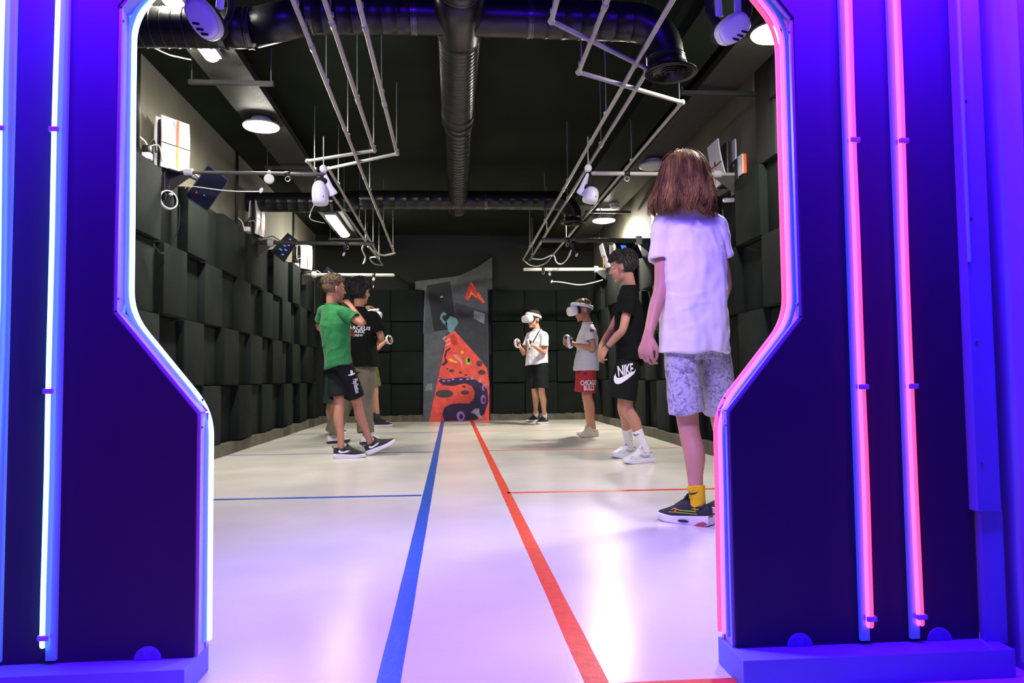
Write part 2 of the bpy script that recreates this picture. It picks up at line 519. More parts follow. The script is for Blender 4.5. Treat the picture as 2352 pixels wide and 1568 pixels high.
def gate_panel(sign, label, yf, edge, outer, neon_mats):
    "edge: inner contour (x, z) from the plinth upwards"
    base_x = edge[0][0]
    g = thing('neon_gate_panel', label, 'gate panel', (base_x, yf + GT / 2, edge[0][1]))
    poly = list(edge) + [(outer, edge[-1][1]), (outer, edge[0][1])]
    put('board', MB().prism(poly, lambda x, z, d: (x, d, z), yf, yf + GT), 'gate', g)
    # aluminium light channel on the inner return
    ch = MB()
    for i in range(len(edge) - 1):
        (x0, z0), (x1, z1) = edge[i], edge[i + 1]
        d = V((x1 - x0, 0, z1 - z0)).normalized()
        n = V((d.z, 0, -d.x)) * -sign          # into the opening
        if n.x * -sign < 0 and abs(n.x) > .1: n = -n
        a0, a1 = V((x0, 0, z0)), V((x1, 0, z1))
        for ya, yb, t in ((yf + 0.006, yf + 0.016, 0.007), (yf + 0.018, yf + 0.054, 0.004), (yf + 0.056, yf + 0.066, 0.007)):
            q = []
            for p in (a0, a1):
                q += [p + V((0, ya, 0)), p + V((0, yb, 0)), p + V((0, yb, 0)) + n * t, p + V((0, ya, 0)) + n * t]
            ch.add(q, [(0, 1, 2, 3), (7, 6, 5, 4), (0, 4, 5, 1), (1, 5, 6, 2), (2, 6, 7, 3), (3, 7, 4, 0)])
    cho = put('edge_channel', ch, 'channel', g)
    for i, (x, z) in enumerate(edge[1:-1]):
        for dz in (-0.03, 0.03):
            put('screw', MB().lathe([(0.0035, 0), (0.0035, 0.0015), (0.002, 0.0025)], (x - sign * 0.008, yf + 0.011, z + dz), (-sign, -0.2, 0), 10), 'screw', cho, True)
    # tubes of neon flex along the edge
    for yo, off, r, mname in neon_mats:
        p3 = []
        for (x, z) in edge: p3.append(V((x - sign * off, yf + yo, z)))
        p3[0] = p3[0] + V((0, 0, 0.02))
        path = wobble(smooth_path(p3, 0.055), 0.004, 3 + sign)
        put('neon_tube', MB().limb(path, [r] * len(path), seg=14, sub=1), mname, g, True)
    return g

def flat_strip(g, x, z0, z1, yf, mats, seed, sign, top_bend=0.0):
    "neon flex in a channel screwed to the panel front"
    pts = [V((x, yf - 0.016, z0 + 0.035)), V((x, yf - 0.016, z1 - .1)), V((x + top_bend, yf - 0.016, z1))]
    path = wobble(pts, 0.006, seed)
    c = put('neon_channel', MB().box((x + 0.010 * sign, yf - 0.005, (z0 + z1) / 2), (0.021, 0.010, z1 - z0), bev=0.002), 'channel_glow', g)
    for off, r, mname in mats:
        pp = [p + V((off, 0, 0)) for p in path]
        put('neon_tube', MB().limb(pp, [r] * len(pp), seg=14, sub=1), mname, g, True)
    for t in (0.03, 0.33, 0.66):
        z = z0 + (z1 - z0) * t
        put('clip', MB().box((x, yf - 0.014, z), (0.022, 0.020, 0.012), bev=0.003), 'channel_clip', c)

# left panel (blue)
eL = contour([(445, 1512), (448, 950), (258, 716), (268, 12), (300, -60)], GL)
eL[0] = (eL[0][0], 0.06); eL[1] = (eL[0][0], eL[1][1])
eL[3] = (eL[2][0], eL[3][1]); eL[4] = (eL[3][0] + .16, eL[3][1] + .2)
gl = gate_panel(-1, 'tall angular gate panel edged with blue neon tube', GL, eL, -1.9, [(0.062, 0.012, 0.0060, 'neon_cyan'), (0.050, 0.006, 0.005, 'neon_blue')])
flat_strip(gl, at(126, 750, GL).x, 0.068, 1.78, GL, [(0, 0.0062, 'neon_cyan'), (0.009, 0.005, 'neon_blue')], 11.0, 1)
flat_strip(gl, at(2, 750, GL).x, 0.068, 1.78, GL, [(0, 0.0062, 'neon_cyan'), (0.009, 0.005, 'neon_blue')], 17.0, 1)
# right panel (red)
eR = contour([(1692, 1490), (1680, 945), (1845, 728), (1820, 40), (1765, -20)], GR)
eR[0] = (eR[0][0], 0.06); eR[1] = (eR[0][0], eR[1][1]); eR[3] = (eR[2][0], eR[3][1]); eR[4] = (eR[3][0] - .16, eR[3][1] + .2)
gr = gate_panel(1, 'tall angular gate panel edged with red and pink neon tube', GR, eR, 1.165, [(0.062, 0.013, 0.0050, 'neon_red'), (0.046, 0.009, 0.0045, 'neon_pink'), (0.026, 0.006, 0.005, 'channel_glow')])
flat_strip(gr, at(1968, 750, GR).x, 0.068, 1.75, GR, [(0, 0.0056, 'neon_red'), (-0.007, 0.0042, 'neon_pink')], 23.0, -1, -0.01)
flat_strip(gr, at(2080, 750, GR).x, 0.068, 1.75, GR, [(0, 0.0056, 'neon_red'), (-0.007, 0.0042, 'neon_pink')], 29.0, -1, -0.01)
# half-round feet let into the panel bottoms
def half_disc(g, px, yf):
    x = at(px, 1500, yf).x
    mb = MB().prism([(x + 0.028 * math.cos(a), 0.061 + 0.027 * math.sin(a)) for a in [PI * i / 14 for i in range(15)]], lambda u, z, d: (u, d, z), yf - 0.004, yf + 0.002)
    d = put('foot_plate', mb, 'plinth', g)
    for s in (-.012, .012):
        put('screw', MB().lathe([(0.003, 0), (0.003, 0.0015), (0.0015, 0.0022)], (x + s, yf - 0.004, 0.074), (0, -1, 0), 8), 'screw', d)
half_disc(gl, 340, GL)
half_disc(gr, 1837, GR); half_disc(gr, 2158, GR)
# lintel joining the panels overhead
ztop = max(eL[4][1], eR[4][1])
lt = put('gate_lintel', MB().prism([(eL[4][0] - .02, eL[4][1] + .002), (eR[4][0] + .02, eR[4][1] + .002), (eR[4][0] + .02, ztop + .12), (eL[4][0] - .02, ztop + .12)], lambda x, z, d: (x, 1.61 + (d - 1.61), z), 1.60, 1.66), 'gate', base=(0, 1.63, ztop))
tag(lt, 'dark lintel beam joining both neon gate panels overhead', 'lintel')
# plinths
pb = put('plinth_block', MB().box((-1.235, 1.645, 0.03), (1.36, 0.15, 0.06), bev=0.002), 'plinth', base=(-1.235, 1.645, 0))
tag(pb, 'low violet plinth under the blue neon gate panel', 'plinth')
pb = put('plinth_block', MB().box((0.895, 1.565, 0.03), (0.60, 0.145, 0.06), bev=0.002), 'plinth', base=(0.895, 1.565, 0))
tag(pb, 'low violet plinth under the red neon gate panel', 'plinth')
# right jamb: metal cover strip in front of the panel's outer edge, gap, lobby wall
xs = at(2215, 600, 1.53).x
cs = thing('cover_strip', 'tall blue lit metal cover strip beside the red neon panel', 'cover strip', (xs, 1.535, 0.06))
zt = 2.0; zb = 0.345
put('strip', MB().box((1.180, 1.545, (zb + zt) / 2), (0.056, 0.028, zt - zb), bev=0.002).box((1.190, 1.548, 0.2), (0.050, 0.02, 0.29)), 'blue_trim', cs)
put('edge_light', MB().box((1.1555, 1.528, (0.9 + zt) / 2), (0.006, 0.006, zt - 0.9), bev=0.002), 'channel_glow', cs)
for z in (0.45, 0.72, 1.0, 1.27):
    put('screw', MB().lathe([(0.0032, 0), (0.0032, 0.0015), (0.0015, 0.0022)], (1.166, 1.531, z), (0, -1, 0), 8), 'screw', cs)
struct(put('wall_front_right', MB().box((1.78, 1.52, 1.45), (1.08, 0.12, 2.9)), 'violet_wall'))
struct(put('trim_3', MB().box((1.225, 1.615, 1.45), (0.032, 0.07, 2.9)), 'wall_dark'))
struct(put('wall_light_block', MB().box((-1.50, 1.77, 1.0), (1.36, 0.12, 2.0)), 'wall_dark'))  # unseen partition, added to keep hall light out of the lobby
# ------------------------------------------------------------------ air ducts
def ribbed(path, r, pitch=0.055, ridge=0.0028, seg=26):
    "spiral duct: straight runs sampled finely with a raised seam at every turn"
    mb = MB(); P = []; R = []
    for i in range(len(path) - 1):
        a, b = V(path[i]), V(path[i + 1])
        L = (b - a).length
        n = max(1, int(L / pitch))
        for k in range(n):
            for t, e in ((0.0, 0), (0.80, 0), (0.86, ridge), (0.94, ridge)):
                P.append(a.lerp(b, (k + t) / n)); R.append(r + e)
    P.append(V(path[-1])); R.append(r)
    return mb.limb(P, R, seg=seg, round0=False, round1=False, sub=1)
def plain(path, r, seg=26): return MB().limb(path, r if isinstance(r, list) else [r] * len(path), seg=seg, round0=False, round1=False, sub=1)
def collar(g, c, ax, r, w=0.03):
    return put('collar', MB().lathe([(r - .004, -w / 2), (r + .006, -w / 2), (r + .006, -w / 2 + .006), (r + .003, -w / 2 + .008), (r + .003, w / 2 - .008), (r + .006, w / 2 - .006), (r + .006, w / 2), (r - .004, w / 2)], c, ax, 32), 'duct_collar', g, 'auto')
def arc(c, r, a0, a1, n, fn):
    return [V(c) + fn(r * math.cos(a0 + (a1 - a0) * i / n), r * math.sin(a0 + (a1 - a0) * i / n)) for i in range(n + 1)]
def diffuser(g, c, r):
    d = put('diffuser', MB().lathe([(r * .62, 0.05), (r * .64, 0.02), (r * .97, 0.008), (r, 0.0), (r * .96, -.006), (r * .8, -.002), (r * .78, .012)], c, (0, 0, 1), 40), 'duct', g, 'auto')
    for k in (0.70, 0.52, 0.34, 0.17):
        put('louvre_ring', MB().lathe([(r * k, 0.018), (r * k + .012, -.001), (r * k + .009, -.003), (r * k - .004, .016)], c, (0, 0, 1), 36), 'duct', d, 'auto')

DY, DR = 3.80, 0.10
d1 = thing('air_duct', 'black spiral air duct crossing the ceiling nearest the gate, ending in a round vent', 'air duct', (0, DY, ZC))
put('duct_section', ribbed([(XL + .003, DY, 2.475), (-1.20, DY, 2.487)], DR, 0.052, 0.003), 'duct', d1, 'auto')
put('duct_section', plain([(-1.20, DY, 2.487), (-1.04, DY, 2.492)], DR), 'duct', d1, True)
put('duct_section', plain([(-1.04, DY, 2.492), (-0.74, DY, 2.575)], DR * 0.985), 'duct', d1, True)
put('duct_section', ribbed([(-0.74, DY, 2.578), (-0.20, DY, 2.588)], DR, 0.075), 'duct', d1, 'auto')
put('duct_section', ribbed([(-0.20, DY, 2.588), (0.42, DY, 2.588)], DR, 0.2), 'duct', d1, 'auto')
put('duct_section', ribbed([(0.42, DY, 2.588), (0.98, DY, 2.585)], DR, 0.085), 'duct', d1, 'auto')
el = arc((0.98, DY, 2.40), 0.185, PI / 2, 0, 7, lambda a, b: V((a, 0, b)))
put('elbow', plain([V((0.97, DY, 2.585))] + el, DR), 'duct', d1, 'auto')
put('outlet', plain([(1.165, DY, 2.405), (1.18, DY, 2.36), (1.19, DY, 2.325)], DR * 0.97), 'duct', d1, True)
for x, z in ((-1.19, 2.487), (-1.05, 2.492), (-0.74, 2.578), (-0.20, 2.588), (0.42, 2.588)): collar(d1, (x, DY, z), (1, 0, 0.03), DR)
collar(d1, (1.17, DY, 2.385), (0, 0, 1), DR * .97, 0.02)
diffuser(d1, (1.195, DY, 2.305), 0.143)
for x in (-1.6, -0.45, 0.85):
    put('hanger_rod', MB().tube([(x, DY, 2.6), (x, DY, ZC)], 0.004), 'rod', d1)

d2 = thing('air_duct', 'black ribbed air duct running lengthwise down the middle of the ceiling', 'air duct', (0.04, 5.3, ZC))
put('duct_section', ribbed([(0.045, 2.4, 2.60), (0.045, 3.55, 2.60)], 0.118, 0.05), 'duct', d2, 'auto')
put('saddle', plain([(0.045, 3.52, 2.60), (0.045, 3.66, 2.60), (0.045, 3.94, 2.60), (0.045, 4.02, 2.60)], [0.121, 0.137, 0.137, 0.121]), 'duct', d2, True)
put('duct_section', ribbed([(0.045, 4.0, 2.60), (0.045, 5.35, 2.605)], 0.118, 0.05), 'duct', d2, 'auto')
put('reducer', plain([(0.045, 5.33, 2.605), (0.05, 5.5, 2.60)], [0.121, 0.103]), 'duct', d2, True)
put('duct_section', ribbed([(0.05, 5.48, 2.60), (0.06, 7.9, 2.555)], 0.102, 0.08), 'duct', d2, 'auto')
put('end_cap', plain([(0.06, 7.88, 2.555), (0.06, 7.98, 2.55), (0.06, 8.0, 2.55)], [0.106, 0.106, 0.09]), 'duct', d2, True)
put('joint_tape', plain([(0.045, 5.18, 2.604), (0.045, 5.28, 2.604)], 0.1225), 'duct_tape', d2, True)
for y in (5.34, 5.49): collar(d2, (0.045, y, 2.603), (0, 1, 0), 0.119 if y < 5.4 else 0.103, 0.022)
for y in (4.5, 6.6): put('hanger_rod', MB().tube([(0.045, y, 2.7), (0.045, y, ZC)], 0.004), 'rod', d2)

d3 = thing('air_duct', 'black spiral air duct crossing the ceiling deep in the hall', 'air duct', (0, 7.6, ZC))
Y3 = 7.62
put('duct_section', ribbed([(XL + .003, Y3, 2.500), (-1.25, Y3, 2.505)], 0.10, 0.10, 0.0015), 'duct', d3, 'auto')
put('duct_section', plain([(-1.25, Y3, 2.505), (-0.95, Y3, 2.535)], 0.099), 'duct', d3, True)
put('duct_section', ribbed([(-0.95, Y3, 2.535), (1.10, Y3, 2.545)], 0.10, 0.12), 'duct', d3, 'auto')
el = arc((1.10, Y3, 2.36), 0.185, PI / 2, 0, 6, lambda a, b: V((a, 0, b)))
put('elbow', plain([V((1.08, Y3, 2.545))] + el, 0.10), 'duct', d3, 'auto')
for x, z in ((-1.25, 2.505), (-0.95, 2.535), (0.35, 2.54)): collar(d3, (x, Y3, z), (1, 0, 0.02), 0.10)
diffuser(d3, (1.285, Y3, 2.305), 0.135)

# ------------------------------------------------------------------ hanging conduit rails
def rail(label, pts, rods, clips=()):
    p0 = V(pts[0])
    g = thing('conduit_rail', label, 'conduit', p0, 'conduit rails hung under the ceiling')
    for i in range(len(pts) - 1):
        a, b = V(pts[i]), V(pts[i + 1])
        put('pipe', MB().limb([a, b], [0.0128, 0.0128], seg=10, round0=True, round1=True, sub=1), 'conduit', g, True)
        n = int((b - a).length / 1.4)
        for k in range(1, n + 1):
            c = a.lerp(b, k / (n + 1)); d = (b - a).normalized()
            put('sleeve', MB().limb([c - d * .03, c + d * .03], [0.0158] * 2, seg=10, round0=False, round1=False, sub=1), 'conduit', g, True)
    for i in range(1, len(pts) - 1):
        put('elbow_fitting', MB().ell(pts[i], (0.019, 0.019, 0.019), seg=10, rg=6), 'conduit', g, True)
    for y in rods:
        for i in range(len(pts) - 1):
            a, b = V(pts[i]), V(pts[i + 1])
            if min(a.y, b.y) <= y <= max(a.y, b.y) and abs(b.y - a.y) > .6:
                q = a.lerp(b, (y - a.y) / (b.y - a.y))
                put('hanger_rod', MB().tube([q + V((0, 0, .012)), V((q.x, q.y, ZC))], 0.0042, 6), 'rod', g)
                put('clamp', MB().box(q + V((0, 0, .014)), (0.03, 0.02, 0.022), bev=0.003), 'conduit', g)
    return g
ZP = 2.36
rail('straight conduit rail by the console wall with a cable tail', [(-0.70, 2.5, ZP), (-0.790, 9.80, ZP)], (3.3, 4.17, 5.1, 6.6, 8.1, 9.6))
rail('conduit rail jogging over to the console wall, outer of the two bends', [(-0.565, 2.5, ZP), (-0.580, 5.40, ZP), (-1.125, 5.69, ZP), (-1.046, 10.9, ZP)], (3.4, 4.4, 5.36, 5.95, 7.4, 9.0, 10.4))
rail('conduit rail jogging over to the console wall, inner of the two bends', [(-0.418, 2.5, ZP), (-0.417, 5.47, ZP), (-0.997, 5.886, ZP), (-1.02, 10.16, ZP)], (3.3, 4.3, 5.44, 6.4, 7.9, 9.3))
rail('conduit rail with the nearest bend below the round vent', [(0.472, 2.5, ZP), (0.479, 3.37, ZP), (1.091, 3.879, ZP), (1.110, 10.42, ZP)], (3.3, 3.92, 5.2, 6.8, 8.4, 10.0))
rail('conduit rail bending beneath the round vent and over to the right wall', [(0.704, 2.5, ZP), (0.710, 3.94, ZP), (1.434, 4.346, ZP), (1.388, 9.935, ZP)], (3.2, 3.86, 4.40, 5.6, 7.2, 8.8))
rail('straight conduit rail passing beside the round vent', [(1.002, 2.5, ZP), (1.011, 10.386, ZP)], (3.0, 4.6, 6.2, 7.8, 9.4))

# ------------------------------------------------------------------ cable trays and ceiling lamps
def cable_tray(label, xc):
    g = thing('cable_tray', label, 'cable tray', (xc, 6.8, ZC))
    put('tray_base', MB().box((xc, 6.8, 2.69), (0.29, 8.9, 0.006)), 'tray', g)
    for s in (-1, 1): put('tray_lip', MB().box((xc + s * .144, 6.8, 2.715), (0.004, 8.9, 0.055)), 'tray', g)
    mb = MB()
    for s in (-0.115, -0.085, 0.085, 0.115):
        for k in range(110):
            mb.box((xc + s, 2.6 + k * 0.078 + (0.039 if abs(s) < .1 else 0), 2.6865), (0.008, 0.026, 0.0012))
    put('slots', mb, 'bracket', g)['kind'] = 'stuff'
    for y in (3.1, 4.92, 6.9, 8.6, 10.4):
        b = put('cross_bar', MB().box((xc, y, 2.655), (0.56, 0.035, 0.028), bev=0.003), 'tray', g)
        for s in (-.26, .26): put('hanger_rod', MB().tube([(xc + s, y, 2.66), (xc + s, y, ZC)], 0.004, 6), 'rod', b)
    return g
cable_tray('perforated cable tray above the console wall carrying the oblong lamps', -1.478)
cable_tray('perforated cable tray along the opposite side carrying the smoke detector', 1.885)

def round_lamp(label, c, r=0.135, lit='lamp_glow', group=None):
    g = thing('ceiling_lamp', label, 'ceiling lamp', (c[0], c[1], c[2] + .065), group)
    put('housing', MB().lathe([(r * .55, .065), (r * .60, .03), (r * 1.0, .018), (r * 1.03, .010), (r * 1.02, .004), (r * .98, .002)], c, (0, 0, 1), 36), 'lamp_body', g, 'auto')
    put('diffuser', MB().lathe([(r * .98, .004), (r * .97, -.004), (r * .8, -.011), (r * .4, -.015), (0.0, -.016)], c, (0, 0, 1), 36), lit or 'lamp_body', g, True)
    return g
def bar_lamp(label, c, w, L, group=None, glow='lamp_glow'):
    g = thing('ceiling_lamp', label, 'ceiling lamp', (c[0], c[1], c[2] + .06), group)
    put('housing', MB().box((c[0], c[1], c[2] + .04), (w * 1.15, L * 1.04, 0.04), bev=0.012), 'lamp_body', g)
    put('diffuser', MB().limb([(c[0], c[1] - L / 2 + w / 2, c[2] + .012), (c[0], c[1] + L / 2 - w / 2, c[2] + .012)], [(w / 2, 0.028)] * 2, side=(1, 0, 0), seg=16, sub=1), glow, g, True)
    return g
bar_lamp('small oblong bulkhead lamp above the front air duct', (-1.452, 3.80, 2.62), 0.085, 0.30)
bar_lamp('small oblong bulkhead lamp just behind the front air duct', (-1.462, 4.385, 2.62), 0.085, 0.27)
round_lamp('bright round ceiling lamp above the console wall', (-1.479, 5.68, 2.62))
bar_lamp('long tube lamp on the tray behind the deep cross duct', (-1.478, 9.45, 2.62), 0.12, 1.25, None, 'lamp_tube')
round_lamp('bright round lamp partly hidden behind the red neon gate edge', (1.868, 3.95, 2.62), 0.14)
round_lamp('bright round ceiling lamp near the smoke detector', (1.900, 8.93, 2.62), 0.14, 'lamp_strong')
round_lamp('unlit round lamp above the long haired person', (1.880, 6.59, 2.62), 0.13, False)
sd = thing('smoke_detector', 'small grey smoke detector with red light on the ceiling tray', 'smoke detector', (1.902, 8.30, 2.69))
put('base', MB().lathe([(0.062, .07), (0.062, .05), (0.055, .045)], (1.902, 8.30, 2.62), (0, 0, 1), 24), 'grey_plastic', sd, 'auto')
put('dome', MB().lathe([(0.056, .048), (0.054, .02), (0.038, .005), (0, .0)], (1.902, 8.30, 2.62), (0, 0, 1), 24), 'grey_plastic', sd, True)
put('indicator', MB().ell((1.902, 8.258, 2.628), (0.009, 0.009, 0.009), seg=10, rg=6), 'led_red', sd, True)

# ------------------------------------------------------------------ boom arms with brackets
def cable(g, pts, r=0.004, m='cable_white', name='cable'):
    return put(name, MB().limb(pts, [r] * len(pts), seg=6, sub=8, round0=False, round1=False), m, g, True)
def boom(label, side, xw, xe, y, z, r, m):
    g = thing('boom_arm', label, 'boom arm', (xw, y, z), 'boom arms reaching out over the play area')
    put('arm', MB().limb([(xw + side * .02, y, z), (xe, y, z - .004)], [r, r], seg=12, round0=False, sub=1), m, g, True)
    put('sleeve', MB().limb([(xe - side * .28, y, z - .003), (xe - side * .24, y, z - .003)], [r * 1.25] * 2, seg=12, round0=False, round1=False, sub=1), 'bracket', g, True)
    p = put('wall_plate', MB().box((xw + side * .012, y, z - .02), (0.024, 0.14, 0.26), bev=0.004), 'bracket', g)
    for dz in (-.11, .07):
        put('bolt', MB().lathe([(.010, 0), (.010, .006), (.005, .009)], (xw + side * .024, y, z + dz), (side, 0, 0), 8), 'steel', p)
    put('gusset', MB().prism([(xw + side * .02, z - .012), (xw + side * .20, z - .012), (xw + side * .02, z - .15)], lambda a, b, d: (a, d, b), y - .005, y + .005), 'bracket', g)
    hub = put('swivel', MB().lathe([(r * 1.9, -.03), (r * 2.0, -.02), (r * 2.0, .02), (r * 1.9, .03)], (xw + side * .16, y, z), (side, 0, 0), 16), 'grey_plastic', g, 'auto')
    put('end_ring', MB().limb(arc((xe - side * .26, y, z - r - .028), 0.018, 0, 2 * PI, 12, lambda a, b: V((a, 0, b))), [0.003] * 13, seg=6, sub=1, round0=False, round1=False), 'steel', g, True)
    return g
xwl, xwr = -2.045, 2.165
boom('grey boom arm carrying the cable reel disc', 1, xwl, -0.93, 5.30, 2.150, 0.0135, 'boom_dark')
boom('dark boom arm behind the deep cross duct on the console side', 1, xwl, -0.845, 7.65, 2.083, 0.0200, 'boom_dark')
boom('pale boom arm above the boy in green', 1, xwl, -0.820, 10.0, 2.086, 0.0230, 'boom_light')
boom('pale boom arm ending at the hanging headset near the long haired person', -1, xwr, 1.050, 5.30, 2.183, 0.0150, 'boom_light')
boom('dark boom arm with dangling clip above the boy in black', -1, xwr, 0.967, 7.65, 2.128, 0.0240, 'boom_dark')
boom('pale boom arm above the two white shirted players', -1, xwr, 0.996, 10.0, 2.168, 0.0240, 'boom_light')
boom('boom arm just behind the blue neon gate holding a headset', 1, xwl, -0.96, 3.02, 2.30, 0.0135, 'boom_dark')
boom('boom arm just behind the red neon gate holding a headset', -1, xwr, 1.18, 3.02, 2.33, 0.0135, 'boom_dark')

def reel(label, px, py, y, r, tail, m='grey_plastic'):
    "spring cable reel hung from a boom, with a clip on its cord"
    c = at(px, py, y)
    g = thing('cable_reel', label, 'cable reel', c + V((0, 0, r * 1.6)), 'cable reels on the booms')
    put('hook', MB().limb(arc(c + V((0, 0, r * 1.35)), r * .38, -PI * .5, PI * 1.3, 10, lambda a, b: V((a, 0, b))), [0.003] * 11, seg=6, sub=1), 'steel', g, True)
    put('disc', MB().lathe([(0, -.012), (r * .8, -.012), (r, -.006), (r, .006), (r * .8, .012), (0, .012)], c, (0.25, -1, 0.1), 26), m, g, 'auto')
    t = V(tail)
    put('cord', MB().tube([c + V((-r * .3, 0, -r * .8)), c + t], 0.004, 6), 'cable_black', g)
    put('clip', MB().ell(c + t, (0.013, 0.012, 0.022), Matrix.Rotation(0.5, 3, 'Y'), 10, 6), 'white_plastic', g, True)
    return g, c
g, c = reel('white disc cable reel on the grey boom', 618, 411, 5.28, 0.036, (-0.055, 0, -0.085), 'boom_light')
cable(g, [c + V((-.055, 0, -.085)), at(590, 440, 5.28), at(520, 438, 5.28), at(440, 428, 5.28), at(425, 432, 5.3)], 0.0035)
reel('tiny dark cable reel under the dark boom on the console side', 792, 566, 7.63, 0.022, (-0.01, 0, -0.08), 'black_plastic')
reel('small clip cord under the pale boom above the boy in green', 858, 642, 9.98, 0.020, (-0.01, 0, -0.10))
reel('black cable reel under the dark boom above the boy in black', 1318, 562, 7.63, 0.040, (0.03, 0, -0.11), 'black_plastic')
reel('small black cable reel under the pale boom above the white shirted players', 1262, 630, 9.98, 0.026, (0.03, 0, -0.10), 'black_plastic')

# loose cables
def loose(label, pts, r=0.005, m='cable_white', group=None):
    mb = MB().limb(pts, [r] * len(pts), seg=6, sub=8, round0=False, round1=False)
    o = put('loose_cable', mb, m, base=pts[0], smooth=True)
    return tag(o, label, 'cable', group)
loose('thick pale cable looping from the end of the straight rail', [(-0.79, 9.80, ZP), at(905, 582, 9.7), at(880, 586, 9.6), at(862, 578, 9.5), at(845, 566, 9.35)], 0.012)
loose('pale cable drooping at the end of the bent rails on the console side', [V((-1.02, 10.16, ZP)), at(850, 592, 10.3), at(860, 606, 10.5), V((-1.046, 10.9, ZP))], 0.010)
loose('pale cable with white end bulb under the console side rails', [V((-1.075, 9.0, ZP)), at(832, 572, 9.3), at(839, 592, 9.5), at(834, 606, 9.5)], 0.011)
loose('pale cable sagging between the ends of the straight rail and its neighbour', [at(1203, 597, 10.3), at(1216, 608, 10.3), at(1235, 611, 10.3), at(1255, 603, 10.2), at(1268, 587, 10.0)], 0.009)
loose('pale cable strung from the rail ends to the dark boom clip', [at(1222, 594, 10.2), at(1245, 595, 10.1), at(1270, 586, 10.0), at(1278, 602, 9.9), at(1290, 606, 9.8), at(1303, 594, 9.7), at(1312, 574, 7.9)], 0.010)
loose('pale cable hanging between the boom clip and the wall bracket', [at(1262, 630, 9.98) + V((.03, 0, -.10)), at(1290, 648, 9.97), at(1330, 654, 9.97), at(1362, 649, 9.98), V((2.10, 10.0, 2.02))], 0.008)
loose('thin pale cable on the ceiling beside the bulkhead lamp', [V((XL + .01, 4.55, 2.86)), at(370, 118, 4.5), at(410, 131, 4.55), on_z(438, 137, 2.69)], 0.0045)
loose('thin cable dropping from the mid headset', [at(723, 468, 5.3), at(713, 490, 5.35), at(716, 505, 5.5), at(745, 512, 7.5)], 0.004)
loose('thin black cable from the hanging headset to the ceiling lamp', [at(1345, 380, 5.3), at(1368, 440, 5.6), at(1385, 505, 7.0), at(1402, 550, 7.6)], 0.004, 'cable_black')

# wall conduits on the console wall
for y, z0, lab in ((4.97, 2.20, 'beside the first console'), (7.20, 2.15, 'beside the second console'), (9.72, 2.15, 'beside the farthest console')):
    g = thing('wall_conduit', 'thin dark vertical conduit on the console wall ' + lab, 'conduit', (XL + .02, y, z0))
    put('pipe', MB().tube([(XL + .018, y, z0), (XL + .018, y, ZC)], 0.013, 10), 'bracket', g, True)
    put('junction', MB().box((XL + .02, y, z0 - .03), (0.035, 0.05, 0.09), bev=0.004), 'wall_dark', g)
    cable(g, [(XL + .02, y, z0 + .1), (XL + .06, y + .03, z0 + .06), (XL + .08, y + .05, z0 - .03)], 0.007)

# ------------------------------------------------------------------ game consoles on the foam ledge
def console(label, side, xw, y, z, h, stripe, open_=0.0, d=0.23, rot=0.0):
    g = thing('game_console', label, 'game console', (xw + side * .07, y, z))
    piv = V((xw + side * .07, y, z)); RZ = Matrix.Rotation(rot, 3, 'Z')
    def fin(mb):
        mb.v = [piv + RZ @ (p - piv) for p in mb.v]
        return mb
    for k, (off, tilt) in enumerate(((0.092, open_), (0.036, -open_ * .3))):
        mb = MB(); n = 8
        rings = []
        for i in range(n + 1):
            t = i / n
            bow = 0.010 * (1 - (2 * t - 1) ** 2) * (1 if k == 0 else -1)
            x = xw + side * (off + bow + tilt * (t - .1))
            rings.append([V((x, y - d / 2, z + h * t)), V((x, y + d / 2, z + h * t)), V((x + side * .010, y + d / 2, z + h * t)), V((x + side * .010, y - d / 2, z + h * t))])
        mb.rings(rings)
        p = put('side_panel', fin(mb), 'white_plastic', g, 'auto')
        if k == 0:
            xx = xw + side * (off + 0.021 + tilt * .4)
            put('seam', fin(MB().box((xx, y, z + h * .47), (0.006, d, 0.004))), 'black_plastic', p)
            put('stripe', fin(MB().box((xx + side * .001, y + .01, z + h * .72), (0.006, 0.016, h * .50))), stripe, p)
            put('stripe', fin(MB().box((xx + side * .001, y + .01, z + h * .25), (0.006, 0.012, h * .42))), 'orange' if stripe != 'orange' else 'yellow', p)
    core = put('core', fin(MB().box((xw + side * .069, y, z + h * .48), (0.040, d * .9, h * .92), bev=0.006)), 'black_plastic', g)
    mb = MB()
    for i in range(16): mb.box((xw + side * .069, y - d * .455, z + h * (.08 + .052 * i)), (0.034, 0.004, h * .014))
    put('vent_fins', fin(mb), 'bracket', core)
    put('stand', fin(MB().box((xw + side * .07, y, z - .006), (0.10, d * .5, 0.012), bev=0.003)), 'black_plastic', g)
    return g
console('white slotted console nearest the gate on the console wall ledge', 1, -2.06, 5.27, 2.150, 0.365, 'orange', rot=-.55)
console('white slim console on the ledge halfway along the console wall', 1, -2.09, 7.62, 2.150, 0.34, 'black_plastic', rot=-.1)
console('white slim console on the ledge at the far end of the console wall', 1, -2.07, 9.92, 2.150, 0.33, 'white_plastic', rot=-.5)
console('white console spread open in a V on the right wall ledge', -1, 2.215, 5.50, 2.150, 0.34, 'black_plastic', 0.07)
console('white slim console on the right ledge behind the white T-shirt', -1, 2.215, 7.35, 2.150, 0.36, 'black_plastic')
console('white slim console spread open on the far right ledge', -1, 2.215, 9.75, 2.150, 0.32, 'black_plastic', 0.10)
